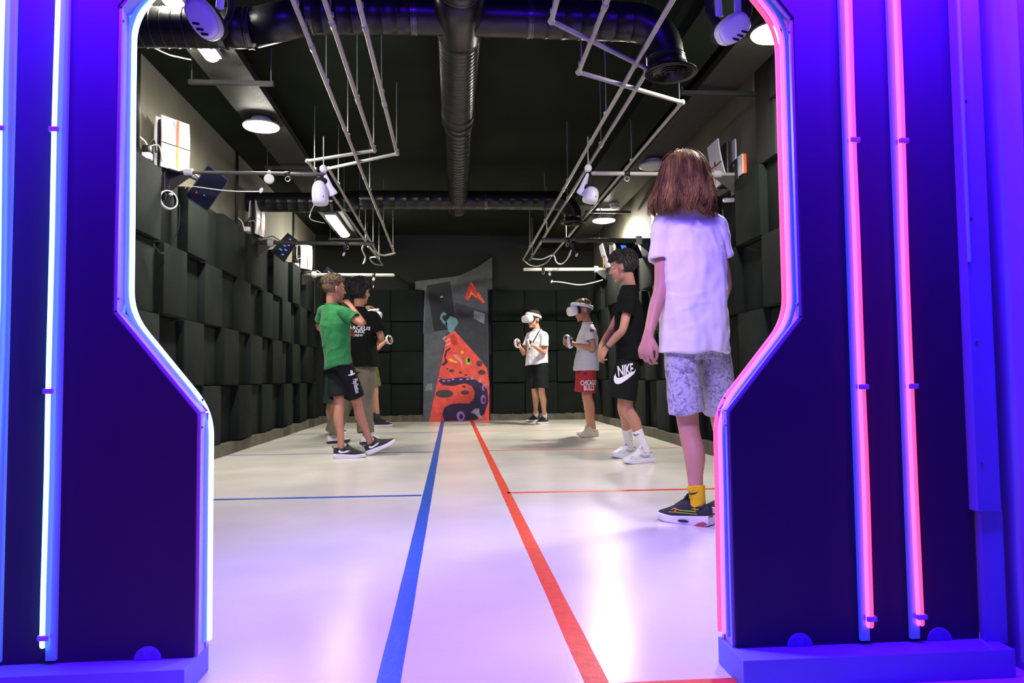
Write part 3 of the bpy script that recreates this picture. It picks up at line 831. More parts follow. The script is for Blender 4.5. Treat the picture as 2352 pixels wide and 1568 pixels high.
for i, (x, y, lab) in enumerate(((-2.07, 5.02, 'first console'), (-2.07, 7.42, 'middle console'), (-2.07, 9.72, 'farthest console'))):
    g = thing('power_adapter', 'small white power adapter with wires beside the ' + lab + ' on the console wall', 'power adapter', (x, y, 2.14))
    put('body', MB().box((x + .01, y, 2.175), (0.06, 0.06, 0.05), bev=0.012), 'white_plastic', g, True)
    put('plug', MB().box((x + .01, y, 2.225), (0.05, 0.05, 0.05), bev=0.01), 'black_plastic', g, True)
    cable(g, [(x, y, 2.24), (x + .03, y + .05, 2.31), (x + .02, y + .12, 2.24)], 0.006, 'cable_black')
    cable(g, [(x, y + .03, 2.25), (x + .05, y + .09, 2.28), (x + .06, y + .13, 2.18)], 0.005)
ob = thing('orange_box', 'small orange box behind the V shaped open console', 'box', (2.16, 5.20, 2.14))
put('body', MB().box((2.165, 5.20, 2.225), (0.03, 0.10, 0.15), bev=0.006), 'orange', ob)
put('lid', MB().box((2.148, 5.20, 2.225), (0.004, 0.10, 0.15)), 'white_plastic', ob)
g = thing('wall_winch', 'grey winch housing with round cover on the right wall bracket', 'winch', at(1662, 418, 5.75))
c = at(1655, 412, 5.75)
put('housing', MB().box(c, (0.10, 0.05, 0.085), bev=0.01), 'grey_plastic', g)
put('cover', MB().lathe([(.034, 0), (.034, .012), (.028, .016), (0, .016)], c + V((-.01, -.025, 0)), (0, -1, 0), 20), 'grey_plastic', g, 'auto')
put('badge', MB().box(c + V((-.01, -.042, 0)), (0.016, 0.003, 0.016)), 'black_plastic', g)

# ------------------------------------------------------------------ tilted tablets on arms
def tablet(label, corners, y, depth, wall, lights):
    P = [at(px, py, y + dy) for (px, py), dy in zip(corners, depth)]
    c = sum(P, V()) / 4
    n = (P[1] - P[0]).cross(P[3] - P[0]).normalized()
    if n.y > 0: n = -n
    g = thing('tablet', label, 'tablet', c)
    mb = MB()
    mb.rings([[p - n * .018 for p in P], [c + (p - c) * 1.0 for p in P]])
    put('case', mb, 'black_plastic', g)
    put('screen', MB().rings([[c + (p - c) * .92 + n * .0005 for p in P], [c + (p - c) * .92 + n * .002 for p in P]]), 'screen', g)
    for (u, v, w, h, m) in lights:
        q = P[0].lerp(P[1], u).lerp(P[3].lerp(P[2], u), v)
        a = (P[1] - P[0]).normalized() * w; b = (P[3] - P[0]).normalized() * h
        put('screen_light', MB().rings([[q - a - b + n * .002, q + a - b + n * .002, q + a + b + n * .002, q - a + b + n * .002], [q - a - b + n * .003, q + a - b + n * .003, q + a + b + n * .003, q - a + b + n * .003]]), m, g)
    w = V(wall)
    put('arm', MB().limb([w, (w + c) / 2 + V((0, 0, .05)), c - n * .02], [.012, .011, .010], seg=8), 'bracket', g, True)
    put('arm_tube', MB().tube([w + V((0, 0, .03)), (w + c) / 2 + V((0, 0, .09)), c - n * .03 + V((0, 0, .03))], 0.007, 8), 'steel', g)
    return g
tablet('large dark tablet tilted on an arm below the grey boom', [(478, 376), (527, 413), (476, 486), (425, 452)], 5.50, (0, .06, .06, 0), (-2.04, 5.45, 2.14), [(.55, .70, .004, .004, 'led_blue'), (.25, .75, .003, .008, 'led_red')])
def blocks(seed, n):
    r = random.Random(seed)
    return [(r.uniform(.3, .8), .15 + .75 * i / n, r.uniform(.008, .03), .007, r.choice(('led_blue', 'led_blue', 'led_teal'))) for i in range(n)]
tablet('tilted tablet with a blue and teal screen below the dark boom', [(662, 535), (685, 553), (653, 603), (622, 578)], 7.85, (0, .08, .08, 0), (-2.04, 7.8, 2.12), blocks(4, 7))
tablet('small tilted tablet with a blue screen behind the boy in green', [(752, 612), (772, 628), (752, 672), (728, 655)], 10.2, (0, .08, .08, 0), (-2.02, 10.2, 2.12), blocks(8, 6))
tablet('tilted tablet with a blue screen corner above the boy in black', [(1411, 556), (1462, 556), (1478, 592), (1432, 600)], 7.85, (.0, .0, .05, .05), (2.14, 7.8, 2.12), [(.32, .30, .03, .03, 'led_blue')])
tablet('small dark tablet beside the pale boom on the far right wall', [(1372, 612), (1402, 622), (1398, 652), (1368, 642)], 10.15, (.0, .05, .05, .0), (2.12, 10.15, 2.12), [])

# ------------------------------------------------------------------ headsets and controllers
def ring_pts(c, a, b, ra, rb, n=24, e=2.0):
    out = []
    for i in range(n):
        t = 2 * PI * i / n
        ct, st = math.cos(t), math.sin(t)
        x = ra * math.copysign(abs(ct) ** (2 / e), ct); y = rb * math.copysign(abs(st) ** (2 / e), st)
        out.append(V(c) + V(a) * x + V(b) * y)
    return out
def torus(c, a, b, ra, rb, w, t, n=28, a0=0.0, a1=2 * PI):
    "flat band ring in the plane a, b; w across (normal), t thick"
    nn = V(a).cross(V(b)).normalized()
    rings = []
    full = abs(a1 - a0 - 2 * PI) < 1e-6
    for i in range(n + (0 if full else 1)):
        th = a0 + (a1 - a0) * i / n
        d = V(a) * math.cos(th) * ra + V(b) * math.sin(th) * rb
        o = d.normalized()
        p = V(c) + d
        rings.append([p + o * t + nn * w * .6, p + nn * w, p - o * t + nn * w * .6, p - o * t - nn * w * .6, p - nn * w, p + o * t - nn * w * .6])
    mb = MB()
    if full: rings.append(rings[0])
    return mb.rings(rings, not full, not full)

def big_headset(label, c, ax, front, L, Hh, slots, arms, strap):
    "standalone headset hanging sideways: pill visor with three slots, white arms, black strap"
    ax = V(ax).normalized(); fr = V(front).normalized(); ax = (ax - fr * ax.dot(fr)).normalized(); hh = fr.cross(ax).normalized()
    c = V(c)
    g = thing('vr_headset', label, 'VR headset', c)
    sec = [(0.036, .70), (.034, .84), (.026, .95), (.010, 1.0), (-.020, 1.0), (-.036, .95)]
    v = put('visor', MB().rings([ring_pts(c + fr * d, ax, hh, L / 2 * k, Hh / 2 * k, 30, 2.5) for d, k in sec]), 'white_plastic', g, True)
    put('plate_seam', MB().rings([ring_pts(c + fr * d, ax, hh, L / 2 * k, Hh / 2 * k, 30, 2.5) for d, k in ((.0195, .975), (.0195, .988), (.0180, .995), (.0170, .985), (.0195, .975))], False, False), 'grey_plastic', v)
    for (u, w) in slots:
        q = c + ax * u + hh * w + fr * .0345
        px = V((1, 0, -.15)).normalized(); px = (px - fr * px.dot(fr)).normalized()
        put('slot', MB().limb([q - px * .012, q + px * .012], [(.0055, .004)] * 2, side=fr.cross(px), seg=10, sub=1), 'black_plastic', v, True)
    put('facial_interface', MB().rings([ring_pts(c - fr * d, ax, hh, L / 2 * k, Hh / 2 * k, 26, 2.4) for d, k in ((.034, .93), (.055, .90), (.075, .84), (.088, .86))]), 'black_foam', g, True)
    for p0, p1, w0, w1 in arms:
        p0, p1 = V(p0), V(p1)
        put('strap_arm', MB().limb([p0, p0.lerp(p1, .5), p1], [(w0, .007), ((w0 + w1) / 2, .007), (w1, .007)], side=(1, 0.2, 0), seg=14), 'white_plastic', g, True)
    put('head_strap', MB().limb(strap, [(.006, .022)] * len(strap), side=(0.3, 1, 0), seg=10), 'black_foam', g, True)
    put('camera_dot', MB().ell(c - ax * L * .43 + hh * Hh * .0 + fr * .008, (.004, .004, .004), seg=8, rg=6), 'black_plastic', v)
    return g
cl = at(468, 44, 2.95)
big_headset('white headset with three slots hanging just inside the blue neon edge', cl, (.50, .05, -.86), (-.15, -.95, -.30), 0.172, 0.105,
            [(0.010, -0.026), (0.036, -0.025), (0.060, -0.020)],
            [(at(463, 8, 2.92), at(468, -60, 2.95), .014, .016), (at(505, 18, 3.03), at(512, -60, 3.03), .016, .018)],
            [at(492, 78, 2.98), at(503, 62, 3.02), at(524, 40, 3.06), at(531, 5, 3.06), at(520, -40, 3.06)])
cr = at(1683, 66, 2.95)
big_headset('white headset with three slots hanging just inside the red neon edge', cr, (-.72, .05, -.60), (.12, -.95, -.32), 0.150, 0.108,
            [(-0.020, 0.035), (0.004, 0.036), (0.028, 0.036)],
            [(at(1695, 38, 2.93), at(1692, -60, 2.95), .018, .018), (at(1652, 36, 3.03), at(1646, -60, 3.03), .018, .018)],
            [at(1660, 66, 3.0), at(1642, 48, 3.03), at(1630, 20, 3.06), at(1629, -20, 3.06), at(1632, -60, 3.06)])
g = [o for o in col.objects if o.name.startswith('vr_headset')][-1]
put('ear_cushion', MB().ell(at(1712, 22, 3.06), (.03, .03, .055), seg=18, rg=12), 'black_foam', g, True)

def hung_headset(label, hub, blade, visor, y, m=1):
    "headset hanging from a boom end: round hub, blade-like arm, domed visor"
    h = at(*hub, y)
    g = thing('vr_headset', label, 'VR headset', h)
    put('hub', MB().ell(h, (.028, .026, .030), seg=16, rg=10), 'white_plastic', g, True)
    b = [at(px, py, y + .02) for px, py in blade]
    put('side_blade', MB().limb(b, [(.012, .008), (.024, .010), (.034, .008)], side=(1, .2, 0), seg=14), 'white_plastic', g, True)
    v0, v1 = at(*visor[0], y), at(*visor[1], y)
    d = (v1 - v0).normalized()
    sd = V((d.z, 0, -d.x))
    L = (v1 - v0).length
    vis = put('visor', MB().rings([ring_pts(v0 + d * L * t, sd, (0, 1, 0), .058 * k, .062 * k, 24, 2.3) for t, k in ((0, .35), (.08, .62), (.25, .88), (.55, 1.0), (.85, 1.0), (.97, .92), (1.0, .78))]), 'white_plastic', g, True)
    put('lens_dot', MB().ell(v0 + d * L * .72 + V((.03, -.056, 0)), (.005, .004, .004), seg=8, rg=6), 'black_plastic', vis)
    put('facial_interface', MB().ell(v0 + V((0.012 * m, .03, .004)), (.05, .05, .034), seg=18, rg=10), 'black_foam', g, True)
    put('cord', MB().tube([h + V((0, 0, .02)), h + V((0, 0, .24))], .004, 6), 'cable_white', g)
    return g
hung_headset('white headset hanging from the end of the grey boom', (743, 388), [(746, 398), (755, 425), (766, 446)], [(733, 416), (737, 470)], 5.28)
hung_headset('white headset hanging from the pale boom end by the bent rail', (1351, 386), [(1350, 400), (1341, 425), (1333, 445)], [(1361, 430), (1354, 465)], 5.28, -1)

def controller(label, c, n, up, r=0.052, group='ring shaped motion controllers'):
    "motion controller: tracking ring about the hand, grip and button face"
    n = V(n).normalized(); up = V(up).normalized(); up = (up - n * up.dot(n)).normalized(); a = up.cross(n)
    c = V(c)
    g = thing('motion_controller', label, 'controller', c, group)
    put('tracking_ring', torus(c, a, up, r, r * 1.04, .018, .006), 'white_plastic', g, True)
    put('inner_band', torus(c, a, up, r - .006, r * 1.04 - .006, .015, .003), 'black_plastic', g, True)
    k = put('grip', MB().limb([c - up * r * .75 - n * .01, c - up * r * .1, c + up * r * .4 + n * .012], [.013, .016, .018], seg=10), 'black_plastic', g, True)
    put('button_pad', MB().ell(c + up * r * .62 + n * .02, (.016, .016, .010), seg=12, rg=8), 'white_plastic', k, True)
    return g
controller('white ring controller hanging below the first console', at(386, 459, 5.22), (.75, -.62, .1), (.2, .2, 1), 0.062, None)
controller('white ring controller hanging on the right wall foam', at(1683, 458, 5.5), (-.1, -.25, 1), (.3, .9, .2), 0.070, None)
for lab, pts in (('thin wire hanging in a loop below the ring controller on the console wall', [at(412, 470, 5.15), at(410, 520, 5.15), at(395, 560, 5.15), at(372, 582, 5.1), at(352, 560, 5.0)]),
                 ('thin wire dangling under the right wall ring controller', [at(1660, 480, 5.5), at(1663, 520, 5.5), at(1668, 580, 5.5), at(1664, 640, 5.5)])):
    loose(lab, pts, 0.0035, 'cable_black')

# ------------------------------------------------------------------ mural on the back wall
MY = YB - 0.095
def mu(u, v): p = at(900 + u / 3.563, 560 + v / 3.563, MY); return (p.x, p.z)
mural = thing('mural', 'painted wall mural of a red floor with a dark purple tentacle', 'mural', (0.06, YB, 0))
for n, c in (('m_grey', (.055, .062, .070)), ('m_grey2', (.085, .092, .098)), ('m_dark', (.008, .009, .007)), ('m_dark2', (.030, .034, .036)), ('m_red', (.80, .085, .050)), ('m_red2', (.55, .03, .02)), ('m_orange', (.9, .13, .03)), ('m_purple', (.030, .016, .050)),
             ('m_lilac', (.42, .20, .55)), ('m_pale', (.35, .33, .45)), ('m_hole', (.06, .045, .04)), ('m_green', (.25, .65, .05)), ('m_yellow', (.85, .55, .03)), ('m_teal', (.15, .30, .33)), ('m_pink', (.75, .30, .25)), ('m_white', (.20, .22, .22))):
    mat(n, c, 0.6, var=0.15, vscale=14, bump=0.05)
mural_layer = [0]
def paint(poly, m, layer=1, name='painted_shape'):
    pts = [mu(u, v) for u, v in poly]
    d = 0.0006 * layer
    put(name, MB().prism(pts, lambda x, z, dd: (x, dd, z), MY - d, MY - d + .0005), m, mural)
def ell2(u, v, a, b, n=16): return [(u + a * math.cos(2 * PI * i / n), v + b * math.sin(2 * PI * i / n)) for i in range(n)]
base = [(255, 1457), (798, 1450), (785, 378), (822, 372), (820, 105), (700, 190), (545, 262), (190, 305), (190, 372), (268, 378)]
put('wall_board', MB().prism([mu(u, v) for u, v in base], lambda x, z, d: (x, d, z), MY, YB - .002), 'm_grey', mural)
paint([(196, 310), (545, 265), (520, 330), (285, 345), (262, 735), (255, 735), (268, 380), (192, 370)], 'm_grey2', 1)
paint([(285, 340), (478, 305), (522, 640), (455, 700), (345, 715)], 'm_dark', 2)
paint([(522, 480), (780, 560), (788, 1030), (690, 900), (515, 712)], 'm_dark2', 1)
paint([(262, 738), (455, 702), (440, 760), (306, 1452), (256, 1454)], 'm_grey2', 2)
paint([(455, 745), (515, 712), (690, 905), (775, 1010), (798, 1130), (797, 1448), (305, 1452), (380, 1090)], 'm_red', 3)
paint([(380, 1095), (440, 1107), (560, 1090), (650, 1095), (730, 1130), (780, 1190), (790, 1290), (755, 1395), (690, 1440), (600, 1446), (430, 1448), (412, 1390), (430, 1340), (480, 1310), (560, 1302), (630, 1306), (668, 1270), (680, 1215), (655, 1165), (600, 1140), (500, 1162), (420, 1155), (388, 1130)], 'm_purple', 4)
for u, v, a, b in ((752, 1176, 15, 26), (748, 1272, 22, 38), (563, 1408, 34, 40)): paint(ell2(u, v, a, b), 'm_lilac', 5); paint(ell2(u + 5, v + 5, a * .5, b * .55), 'm_purple', 6)
for u, v in ((385, 1107), (425, 1120), (465, 1118), (500, 1108), (565, 1108), (620, 1106)): paint(ell2(u, v, 14, 7, 10), 'm_lilac', 5)
paint([(645, 1378), (680, 1348), (715, 1345), (718, 1390), (750, 1428), (712, 1424), (682, 1392)], 'm_pale', 5)
for q in ([(640, 1110), (655, 1075), (672, 1108)], [(705, 1130), (725, 1100), (735, 1135)], [(760, 1150), (778, 1128), (775, 1165)]): paint(q, 'm_pale', 5)
for u, v, a, b in ((430, 1225, 74, 34), (598, 1215, 35, 18), (490, 1038, 22, 13), (560, 1052, 14, 9), (735, 1050, 32, 22), (715, 980, 26, 25), (590, 1166, 18, 9), (606, 1072, 14, 8), (455, 1022, 10, 6)): paint(ell2(u, v, a, b, 11), 'm_hole', 4)
paint(ell2(625, 958, 21, 32), 'm_green', 5); paint(ell2(630, 950, 12, 20), 'm_dark', 6); paint(ell2(576, 886, 13, 14), 'm_yellow', 5)
paint([(475, 770), (500, 735), (535, 770), (540, 820), (515, 835), (490, 815)], 'm_red2', 4)
paint([(460, 940), (480, 938), (535, 965), (530, 978), (480, 962)], 'm_yellow', 5)
paint([(500, 900), (545, 915), (580, 960), (570, 1005), (560, 960), (520, 935)], 'm_pink', 5)
for q in ([(430, 790), (475, 770), (480, 780), (440, 805)], [(432, 830), (480, 805), (486, 815), (440, 838)], [(412, 775), (440, 750), (452, 760), (425, 785)]): paint(q, 'm_pink', 5)
paint([(440, 875), (475, 848), (485, 855), (450, 885), (440, 930), (460, 965), (430, 995), (400, 990), (435, 960), (428, 915)], 'm_purple', 4)
paint([(455, 685), (438, 650), (455, 620), (480, 588), (528, 608), (546, 645), (515, 690), (500, 730), (470, 725)], 'm_teal', 7)
paint([(450, 672), (415, 645), (393, 610), (402, 575), (425, 557), (445, 570), (440, 590), (425, 580), (412, 600), (425, 625), (455, 645)], 'm_teal', 7)
paint([(638, 315), (655, 315), (690, 360), (688, 385), (715, 400), (765, 482), (735, 480), (690, 440), (660, 400), (640, 430), (635, 462), (610, 460), (595, 440), (612, 395)], 'm_red2', 5)
paint([(708, 400), (765, 480), (745, 484), (698, 425)], 'm_orange', 6); paint([(640, 318), (655, 316), (672, 350), (660, 350)], 'm_orange', 6)
paint([(612, 440), (630, 425), (650, 380), (662, 405), (694, 432), (688, 440), (655, 412), (636, 440)], 'm_orange', 6)
paint([(675, 545), (762, 570), (755, 655), (668, 610)], 'm_white', 3)
paint([(395, 430), (415, 425), (422, 435), (400, 442)], 'm_green', 4)
paint([(290, 1145), (330, 1140), (330, 1195), (270, 1200)], 'm_white', 3)
# ------------------------------------------------------------------ people
mat('skin', (0.52, 0.25, 0.155), 0.55, var=0.05, vscale=9, bump=0.04, bscale=150)
mat('skin_tan', (0.46, 0.20, 0.115), 0.55, var=0.05, vscale=9, bump=0.04, bscale=150)
mat('skin_deep', (0.40, 0.19, 0.115), 0.55, var=0.06, vscale=9, bump=0.04, bscale=150)
mat('hair_brown', (0.070, 0.034, 0.008), 0.55, color2=(0.34, 0.19, 0.045), vscale=26, bump=0.5, bscale=120, stretch=(1, 1, .18), spec=0.2)
mat('hair_dark', (0.014, 0.010, 0.007), 0.5, color2=(0.040, 0.028, 0.018), vscale=40, bump=0.4, bscale=200)
mat('hair_black', (0.006, 0.006, 0.006), 0.5, color2=(0.014, 0.013, 0.012), vscale=40, bump=0.4, bscale=200)
mat('hair_fair', (0.075, 0.048, 0.024), 0.55, color2=(0.19, 0.125, 0.060), vscale=40, bump=0.4, bscale=200)
mat('hair_gold', (0.12, 0.078, 0.03), 0.5, color2=(0.26, 0.18, 0.075), vscale=40, bump=0.4, bscale=200)
mat('tee_white', (0.78, 0.76, 0.77), 0.85, var=0.03, vscale=6, bump=0.10, bscale=40, sheen=0.1)
mat('tee_grey', (0.62, 0.60, 0.62), 0.85, var=0.03, vscale=6, bump=0.10, bscale=40, sheen=0.1)
mat('tee_green', (0.012, 0.185, 0.042), 0.85, var=0.07, vscale=6, bump=0.12, bscale=40, sheen=0.1)
mat('tee_black', (0.0055, 0.0065, 0.0055), 0.9, var=0.1, vscale=6, bump=0.12, bscale=40, spec=0.15)
mat('cloth_dark', (0.0085, 0.0100, 0.0108), 0.88, var=0.1, vscale=6, bump=0.12, bscale=40, spec=0.2)
mat('cloth_black', (0.0065, 0.0080, 0.0070), 0.85, var=0.1, vscale=6, bump=0.12, bscale=40, spec=0.2)
mat('cloth_teal', (0.035, 0.085, 0.075), 0.88, var=0.1, vscale=6, bump=0.12, bscale=40)
mat('cloth_olive', (0.11, 0.115, 0.040), 0.88, var=0.1, vscale=6, bump=0.12, bscale=40)
mat('cloth_beige', (0.165, 0.145, 0.095), 0.88, var=0.1, vscale=6, bump=0.15, bscale=30)
mat('cloth_red', (0.40, 0.018, 0.030), 0.75, var=0.08, vscale=6, bump=0.1, bscale=60)
mat('cloth_leaf', (0.36, 0.36, 0.40), 0.85, color2=(0.62, 0.62, 0.66), vscale=10, bump=0.12, bscale=40)
mat('print_white', (0.85, 0.84, 0.86), 0.6, var=0.03)
mat('print_red', (0.40, 0.03, 0.05), 0.6, var=0.05)
mat('print_dark', (0.02, 0.02, 0.02), 0.6, var=0.05)
mat('sock_white', (0.82, 0.80, 0.83), 0.9, var=0.04, vscale=30, bump=0.25, bscale=120)
mat('sock_yellow', (0.78, 0.50, 0.0), 0.9, var=0.06, vscale=30, bump=0.25, bscale=120)
mat('sock_dark', (0.03, 0.035, 0.05), 0.9, var=0.06, vscale=30, bump=0.25, bscale=120)
mat('shoe_black', (0.016, 0.018, 0.018), 0.7, var=0.15, vscale=40, bump=0.2, bscale=160)
mat('shoe_white', (0.70, 0.69, 0.72), 0.5, var=0.04, vscale=10, bump=0.05)
mat('shoe_grey', (0.40, 0.40, 0.44), 0.6, var=0.06, vscale=10, bump=0.1)
mat('shoe_cream', (0.66, 0.60, 0.47), 0.6, var=0.06, vscale=10, bump=0.1)
mat('sole_white', (0.80, 0.78, 0.84), 0.45, var=0.04, vscale=10)
mat('sole_red', (0.55, 0.07, 0.05), 0.5, var=0.05)
mat('lime', (0.42, 0.55, 0.02), 0.5, var=0.05)
mat('lips', (0.42, 0.14, 0.11), 0.5, var=0.05)
mat('eye_white', (0.75, 0.73, 0.70), 0.25, var=0.02)
mat('eye_iris', (0.05, 0.03, 0.02), 0.2, var=0.1)
# leaf print of the pale shorts: streaks radiating from scattered centres
def leaf_nodes(m):
    nt = m.node_tree; b = nt.nodes['Principled BSDF']
    tc = nt.nodes.new('ShaderNodeTexCoord')
    n1 = nt.nodes.new('ShaderNodeTexNoise'); n1.inputs['Scale'].default_value = 16; n1.inputs['Detail'].default_value = 2; n1.inputs['Distortion'].default_value = 3.5
    n2 = nt.nodes.new('ShaderNodeTexNoise'); n2.inputs['Scale'].default_value = 34; n2.inputs['Detail'].default_value = 3; n2.inputs['Distortion'].default_value = 6.0
    nt.links.new(tc.outputs['Object'], n1.inputs['Vector']); nt.links.new(tc.outputs['Object'], n2.inputs['Vector'])
    ml = nt.nodes.new('ShaderNodeMath'); ml.operation = 'ADD'
    nt.links.new(n1.outputs['Fac'], ml.inputs[0]); nt.links.new(n2.outputs['Fac'], ml.inputs[1])
    rp = nt.nodes.new('ShaderNodeValToRGB')
    rp.color_ramp.elements[0].position = 0.86; rp.color_ramp.elements[0].color = (.19, .195, .22, 1)
    rp.color_ramp.elements[1].position = 1.10; rp.color_ramp.elements[1].color = (.46, .46, .50, 1)
    nt.links.new(ml.outputs[0], rp.inputs['Fac']); nt.links.new(rp.outputs['Color'], b.inputs['Base Color'])
leaf_nodes(M['cloth_leaf'])

def frame(o, fwd, up):
    f = V(fwd).normalized(); u = V(up); u = (u - f * u.dot(f)).normalized(); r = f.cross(u)
    m = Matrix((r, f, u)).transposed().to_4x4(); m.translation = V(o)
    return m

def hand(mb, w, d, n, ts, sc=1.0, curl=(25, 35, 25), spread=1.0, thumb_in=0.3):
    "palm, four unequal bent fingers and a thumb leaving the side of the palm"
    d = V(d).normalized(); n = V(n); n = (n - d * n.dot(d)).normalized(); s = d.cross(n).normalized() * ts
    w = V(w)
    mb.limb([w - d * .02 * sc, w + d * .02 * sc, w + d * .055 * sc, w + d * .082 * sc], [(.024 * sc, .018 * sc), (.030 * sc, .017 * sc), (.039 * sc, .0155 * sc), (.037 * sc, .012 * sc)], side=s, seg=14)
    for i, (L, off) in enumerate(((.070, 1.5), (.078, .5), (.072, -.5), (.056, -1.5))):
        p = w + d * (.082 - abs(off - .3) * .004) * sc + s * off * .0215 * sc * spread
        pts = [p - d * .015 * sc, p]; a = 0
        for k, c in zip((.46, .30, .24), curl):
            a += math.radians(c + i * 3)
            p = p + (d * math.cos(a) - n * math.sin(a) + s * off * .03).normalized() * L * k * sc
            pts.append(p)
        mb.limb(pts, [.0088 * sc, .0086 * sc, .0082 * sc, .0075 * sc, .0065 * sc], seg=8, sub=3)
    q = w + d * .024 * sc + s * .026 * sc - n * .004 * sc
    t1 = q + (d * .72 + s * (.75 - thumb_in) - n * thumb_in).normalized() * .036 * sc
    t2 = t1 + (d * .85 + s * (.25 - thumb_in) - n * thumb_in * 1.3).normalized() * .028 * sc
    t3 = t2 + (d * .9 + s * (.05 - thumb_in) - n * thumb_in * 1.5).normalized() * .020 * sc
    mb.limb([q, t1, t2, t3], [.0125 * sc, .0100 * sc, .0092 * sc, .0075 * sc], seg=8, sub=3)

CR_C, CR_R = V((0, -.010, .032)), V((.0745, .0945, .0845))
def head_shapes(mb, Mh):
    R3 = Mh.to_3x3(); s = R3.col[0].length
    def L(p): return Mh @ V(p)
    def e(c, r, rot=None):
        mb.ell(L(c), (1, 1, 1), R3 @ (rot or Matrix.Identity(3)) @ Matrix.Diagonal(r), 20, 14)
    e(CR_C, CR_R)
    e((0, .028, -.028), (.058, .064, .082))
    e((0, .012, -.060), (.052, .050, .050))
    e((0, .060, -.096), (.027, .026, .020))
    e((0, .070, .030), (.050, .022, .016))
    for x in (-1, 1):
        e((x * .036, .066, -.022), (.022, .020, .022))
        e((x * .075, -.006, -.008), (.007, .019, .031), Matrix.Rotation(x * .35, 3, 'Z') @ Matrix.Rotation(-.15, 3, 'X'))
        e((x * .079, -.013, .006), (.006, .014, .018), Matrix.Rotation(x * .4, 3, 'Z'))
    mb.limb([L((0, .084, .022)), L((0, .096, -.006)), L((0, .106, -.026))], [.008 * s, .010 * s, .013 * s], seg=10)
    for x in (-1, 1): mb.ell(L((x * .011, .093, -.029)), (.008 * s, .009 * s, .007 * s), seg=8, rg=6)
    e((0, .084, -.055), (.021, .012, .008)); e((0, .082, -.066), (.019, .012, .008))

def face_parts(root, Mh):
    s = Mh.to_3x3().col[0].length
    for x in (-1, 1):
        ey = put('eye', MB().ell(Mh @ V((x * .030, .0660, .010)), (.0115 * s,) * 3, seg=12, rg=8), 'eye_white', root, True)
        put('iris', MB().ell(Mh @ V((x * .030, .0742, .010)), (.0046 * s,) * 3, seg=10, rg=6), 'eye_iris', ey, True)
    put('lips', MB().limb([Mh @ V((-.020, .090, -.060)), Mh @ V((0, .0965, -.060)), Mh @ V((.020, .090, -.060))], [.003 * s, .0055 * s, .003 * s], seg=8), 'lips', root, True)

def short_hair(root, Mh, m, thick=0.014, nape=-.055, fringe=.055, seed=1, tufts=520, top=1.0, side=.6, tl=.022):
    "close cap of hair that stops at the hairline, with tufts over it"
    R3 = Mh.to_3x3(); s = R3.col[0].length
    rnd = random.Random(seed)
    def t_of(d):
        p = V((d.x * CR_R.x, d.y * CR_R.y, d.z * CR_R.z)) + CR_C
        hl = fringe if p.y > .03 else (nape if p.y < -.03 else nape + (fringe - nape) * max(0, (p.y + .03) / .06) ** 1.3)
        if abs(p.x) > .05 and -.03 < p.y < .03: hl = max(hl, .020 if p.y > -.022 else hl)
        k = (p.z - hl) / .022
        k = max(-1, min(1, k))
        up = max(0, min(1, (d.z - .1) / .6))
        th = thick * (side + (top - side) * up)
        return th * k if k > 0 else .012 * k
    mb = MB(); rings = []
    seg, rg = 40, 26
    for i in range(1, rg):
        th = PI * i / rg; rr = []
        for j in range(seg):
            ph = 2 * PI * j / seg
            d = V((math.sin(th) * math.cos(ph), math.sin(th) * math.sin(ph), -math.cos(th)))
            t = t_of(d) + .0025 * noise.noise(d * 9 + V((seed, 0, 0)))
            rr.append(Mh @ (CR_C + V((d.x * (CR_R.x + t), d.y * (CR_R.y + t), d.z * (CR_R.z + t)))))
        rings.append(rr)
    mb.rings(rings)
    hair = put('hair', mb, m, root, True)
    tb = MB()
    k = 0
    while k < tufts:
        d = V((rnd.gauss(0, 1), rnd.gauss(0, 1), rnd.gauss(.5, 1))).normalized()
        t = t_of(d)
        if t < .004: 
            k += .2; continue
        k += 1
        p = CR_C + V((d.x * (CR_R.x + t - .004), d.y * (CR_R.y + t - .004), d.z * (CR_R.z + t - .004)))
        flow = V((d.x * .5, .6 if d.y > -.1 else -.35, -.75 if abs(d.z) < .6 else .1)) + V((rnd.uniform(-.35, .35), rnd.uniform(-.35, .35), rnd.uniform(-.3, .3)))
        flow = (flow - d * flow.dot(d)).normalized()
        ln = tl * rnd.uniform(.6, 1.2) * (t / thick)
        p1 = p + flow * ln * .5 + d * ln * .22; p2 = p + flow * ln + d * ln * .12
        tb.limb([Mh @ p, Mh @ p1, Mh @ p2], [.0042 * s, .0036 * s, .0008 * s], seg=4, sub=1, round0=False, round1=False)
    put('hair_strands', tb, m, hair, True)
    return hair

def hair_prof(z):
    "half width, half depth and set-back of the long hair at height z"
    k = max(0, min(1.1, (.07 - z) / .22)); k = k * k * (3 - 2 * min(1, k))
    q = math.sqrt(max(.02, 1 - ((z - .02) / .108) ** 2)) if z > .02 else 1
    return (.097 + .036 * k) * q, (.111 - .002 * k) * q, -.012 - .018 * k

